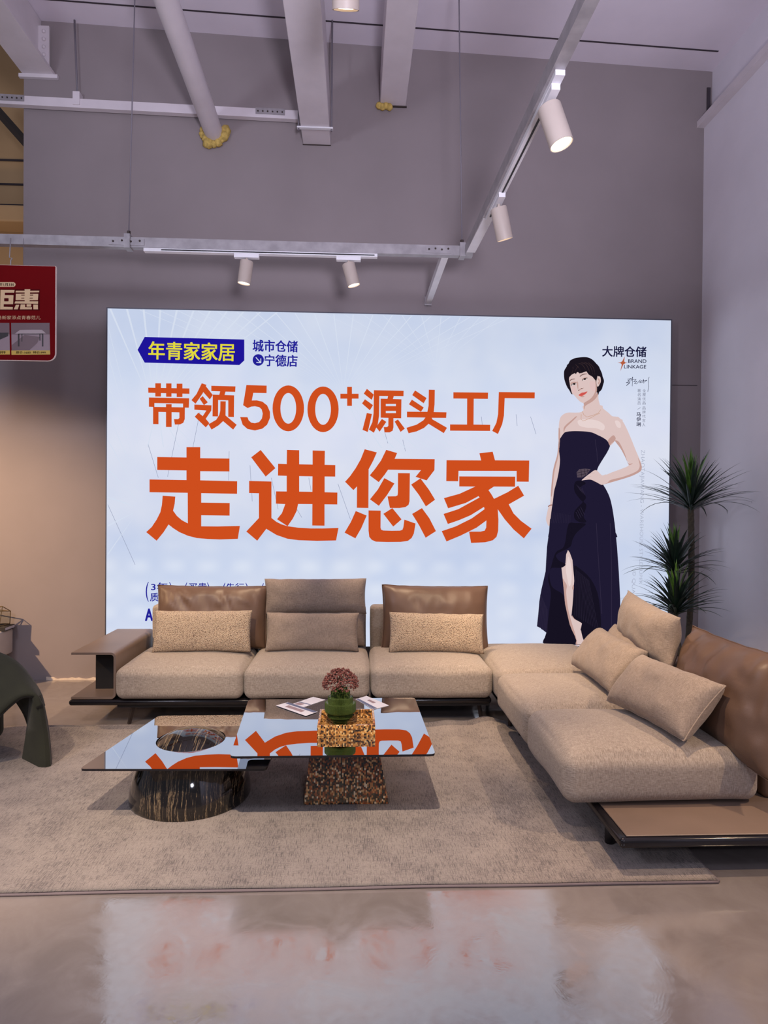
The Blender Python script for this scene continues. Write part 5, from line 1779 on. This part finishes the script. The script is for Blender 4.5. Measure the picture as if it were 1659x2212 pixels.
p1 = aty(1492, 1112, 4.95)
p2_ = aty(1457, 1248, 4.90)
p3_ = aty(1460, 1335, 4.72)
trunk([(2.60, 4.95, 0.26), (p1.x + 0.01, 4.95, 0.9), (p1.x, 4.95, p1.z + 0.06)], 0.023)
trunk([(2.56, 4.92, 0.26), (p2_.x + 0.02, 4.91, 0.6), (p2_.x, 4.90, p2_.z + 0.05)], 0.018)
trunk([(2.57, 4.88, 0.26), (p3_.x + 0.02, 4.78, 0.45), (p3_.x, 4.72, p3_.z + 0.05)], 0.018)
rosette((p1.x, 4.95, p1.z + 0.03), 0.52, 21, 92)
rosette((p2_.x, 4.90, p2_.z + 0.02), 0.42, 22, 80)
rosette((p3_.x, 4.72, p3_.z + 0.02), 0.42, 23, 80)

# ------------------------------------------------------------------ console, book and glass box at the left
con = empty('wall_console', (-3.4, 5.45, 0), 'pale wall console with black legs at the left edge, below the red sign', 'cabinet')
G().box((-4.1, 5.285, 0.238), (-2.888, 5.63, 0.452), bev=0.022, seg=4).build('cabinet_body', 'console_paint', con, auto=50)
G().box((-4.08, 5.276, 0.262), (-3.50, 5.286, 0.43), bev=0.003).build('drawer_front', 'console_oak', con)
G().box((-3.48, 5.276, 0.262), (-2.905, 5.286, 0.43), bev=0.003).build('drawer_front', 'console_oak', con)
G().box((-4.0, 5.33, 0.215), (-2.955, 5.60, 0.238)).build('under_frame', 'black_matte', con)
for x, y, dx, dy in ((-2.985, 5.56, 0.03, 0.02), (-2.985, 5.36, 0.03, -0.02), (-3.97, 5.56, -0.03, 0.02), (-3.97, 5.36, -0.03, -0.02)):
    G().tube([(x, y, 0.22), (x + dx, y + dy, 0.0)], [0.022, 0.014], 4).build('leg', 'black_matte', con)
bk = empty('book', (-3.0, 5.53, 0.4525), 'black hardback book lying on the console under the glass box', 'book')
G().box((-3.16, 5.455, 0.4525), (-2.868, 5.615, 0.4565)).box((-3.16, 5.455, 0.4800), (-2.868, 5.615, 0.484)).box((-3.16, 5.455, 0.4565), (-2.868, 5.459, 0.48)).build('cover', 'black_matte', bk)
G().box((-3.157, 5.4595, 0.4566), (-2.872, 5.612, 0.4799)).build('pages', 'paper_white', bk)
gb = empty('glass_box', (-3.0, 5.53, 0.4845), 'brass framed geometric glass box standing on the black book', 'ornament')
bz = 0.4845
B_ = [Vector(p) for p in ((-3.14, 5.47, bz + .004), (-2.925, 5.475, bz + .004), (-2.905, 5.60, bz + .004), (-3.13, 5.60, bz + .004))]
T_ = [Vector(p) for p in ((-3.17, 5.49, bz + .165), (-2.905, 5.485, bz + .168), (-2.885, 5.575, bz + .115), (-3.09, 5.60, bz + .13))]
D_ = Vector((-3.10, 5.48, bz + 0.125))
for a, b in ([(B_[i], B_[(i + 1) % 4]) for i in range(4)] + [(T_[i], T_[(i + 1) % 4]) for i in range(4)] + [(B_[i], T_[i]) for i in range(4)] + [(D_, T_[1]), (D_, T_[2])]):
    G().tube([a, b], 0.0035, 6).build('brass_bar', 'brass', gb)
bar(G(), B_[1] + Vector((-0.03, 0.03, 0)), D_ + Vector((0, 0.01, 0)), 0.03, 0.006).build('brass_strip', 'brass', gb)
for i in range(4):
    G().flat([[B_[i], B_[(i + 1) % 4], T_[(i + 1) % 4], T_[i]]]).build('glass_pane', 'clear_glass', gb)

# ------------------------------------------------------------------ green armchair
chair = empty('armchair', (-2.4, 4.0, 0), 'dark green velvet armchair with an arched side, cut by the left edge', 'armchair')
XM = -2.42
half = [  # front rim, ridge, rear
    ((-1.752, 3.735, 0.36), (-1.775, 3.81, 0.34), (-1.93, 4.00, 0.16)),
    ((-1.785, 3.722, 0.428), (-1.822, 3.85, 0.415), (-2.00, 4.08, 0.22)),
    ((-1.862, 3.700, 0.425), (-1.92, 3.88, 0.53), (-2.09, 4.14, 0.30)),
    ((-1.925, 3.672, 0.375), (-2.01, 3.91, 0.59), (-2.18, 4.20, 0.37)),
    ((-1.985, 3.645, 0.315), (-2.11, 3.94, 0.622), (-2.26, 4.25, 0.42)),
    ((-2.08, 3.615, 0.272), (-2.22, 3.97, 0.64), (-2.34, 4.28, 0.45)),
    ((-2.24, 3.60, 0.255), (-2.32, 3.99, 0.648), (-2.38, 4.30, 0.47)),
]
full = half + [tuple((2 * XM - p[0], p[1], p[2]) for p in r) for r in reversed(half)]
gg = G()
ncol = 14
rows = []
for (f_, m_, b_) in full:
    f_, m_, b_ = Vector(f_), Vector(m_), Vector(b_)
    ctl = (f_ + m_) / 2 + Vector((0, -0.035, 0.03))
    line = [f_ * (1 - t) ** 2 + ctl * 2 * t * (1 - t) + m_ * t * t for t in [k / 8 for k in range(9)]]
    line += [m_.lerp(b_, k / 6) + Vector((0, 0, 0.02 * math.sin(PI * k / 6))) for k in range(1, 7)]
    rows.append(line)
cols = len(rows[0])
sm = []
for j in range(cols):
    sm.append(catmull([rows[i][j] for i in range(len(rows))], 4, False))
vs = [p for line in sm for p in line]
nr = len(sm[0])
fs = [(j * nr + i, j * nr + i + 1, (j + 1) * nr + i + 1, (j + 1) * nr + i) for j in range(cols - 1) for i in range(nr - 1)]
gg.add(vs, fs)
sh = gg.build('seat_shell', 'green_velvet', chair, True)
so = sh.modifiers.new('thick', 'SOLIDIFY')
so.thickness = 0.035
so.offset = -1
for sgn in (1, -1):
    fx = lambda x: x if sgn > 0 else 2 * XM - x
    bot = [(-1.935, 3.868), (-1.775, 3.737), (-1.735, 3.732), (-1.716, 3.75), (-1.725, 3.785), (-1.79, 3.83), (-1.93, 3.92)]
    topp = [(-1.855, 3.79), (-1.80, 3.730), (-1.785, 3.730), (-1.775, 3.745), (-1.785, 3.79), (-1.82, 3.82), (-1.86, 3.83)]
    gg = G()
    nn = len(bot)
    lv = []
    for k in range(9):
        t = k / 8
        bow = 0.012 * math.sin(PI * t)
        lv.append([(fx(bot[i][0] * (1 - t) + topp[i][0] * t + (bow if i in (2, 3, 4) else bow * .5)), bot[i][1] * (1 - t) + topp[i][1] * t, 0.013 + 0.402 * t) for i in range(nn)])
    vs = [p for l in lv for p in l]
    fs = [(k * nn + i, k * nn + (i + 1) % nn, (k + 1) * nn + (i + 1) % nn, (k + 1) * nn + i) for k in range(8) for i in range(nn)]
    fs += [tuple(range(nn)), tuple(8 * nn + i for i in range(nn))]
    gg.add(vs, fs)
    gg.build('leg_panel', 'green_velvet', chair, auto=50)
gg = G()
rbox(gg, (-2.66, 4.12, 0.013), (-2.22, 4.26, 0.50), 0.06, 0.0, 10, 0, 14)
gg.build('back_panel', 'green_velvet', chair, True)
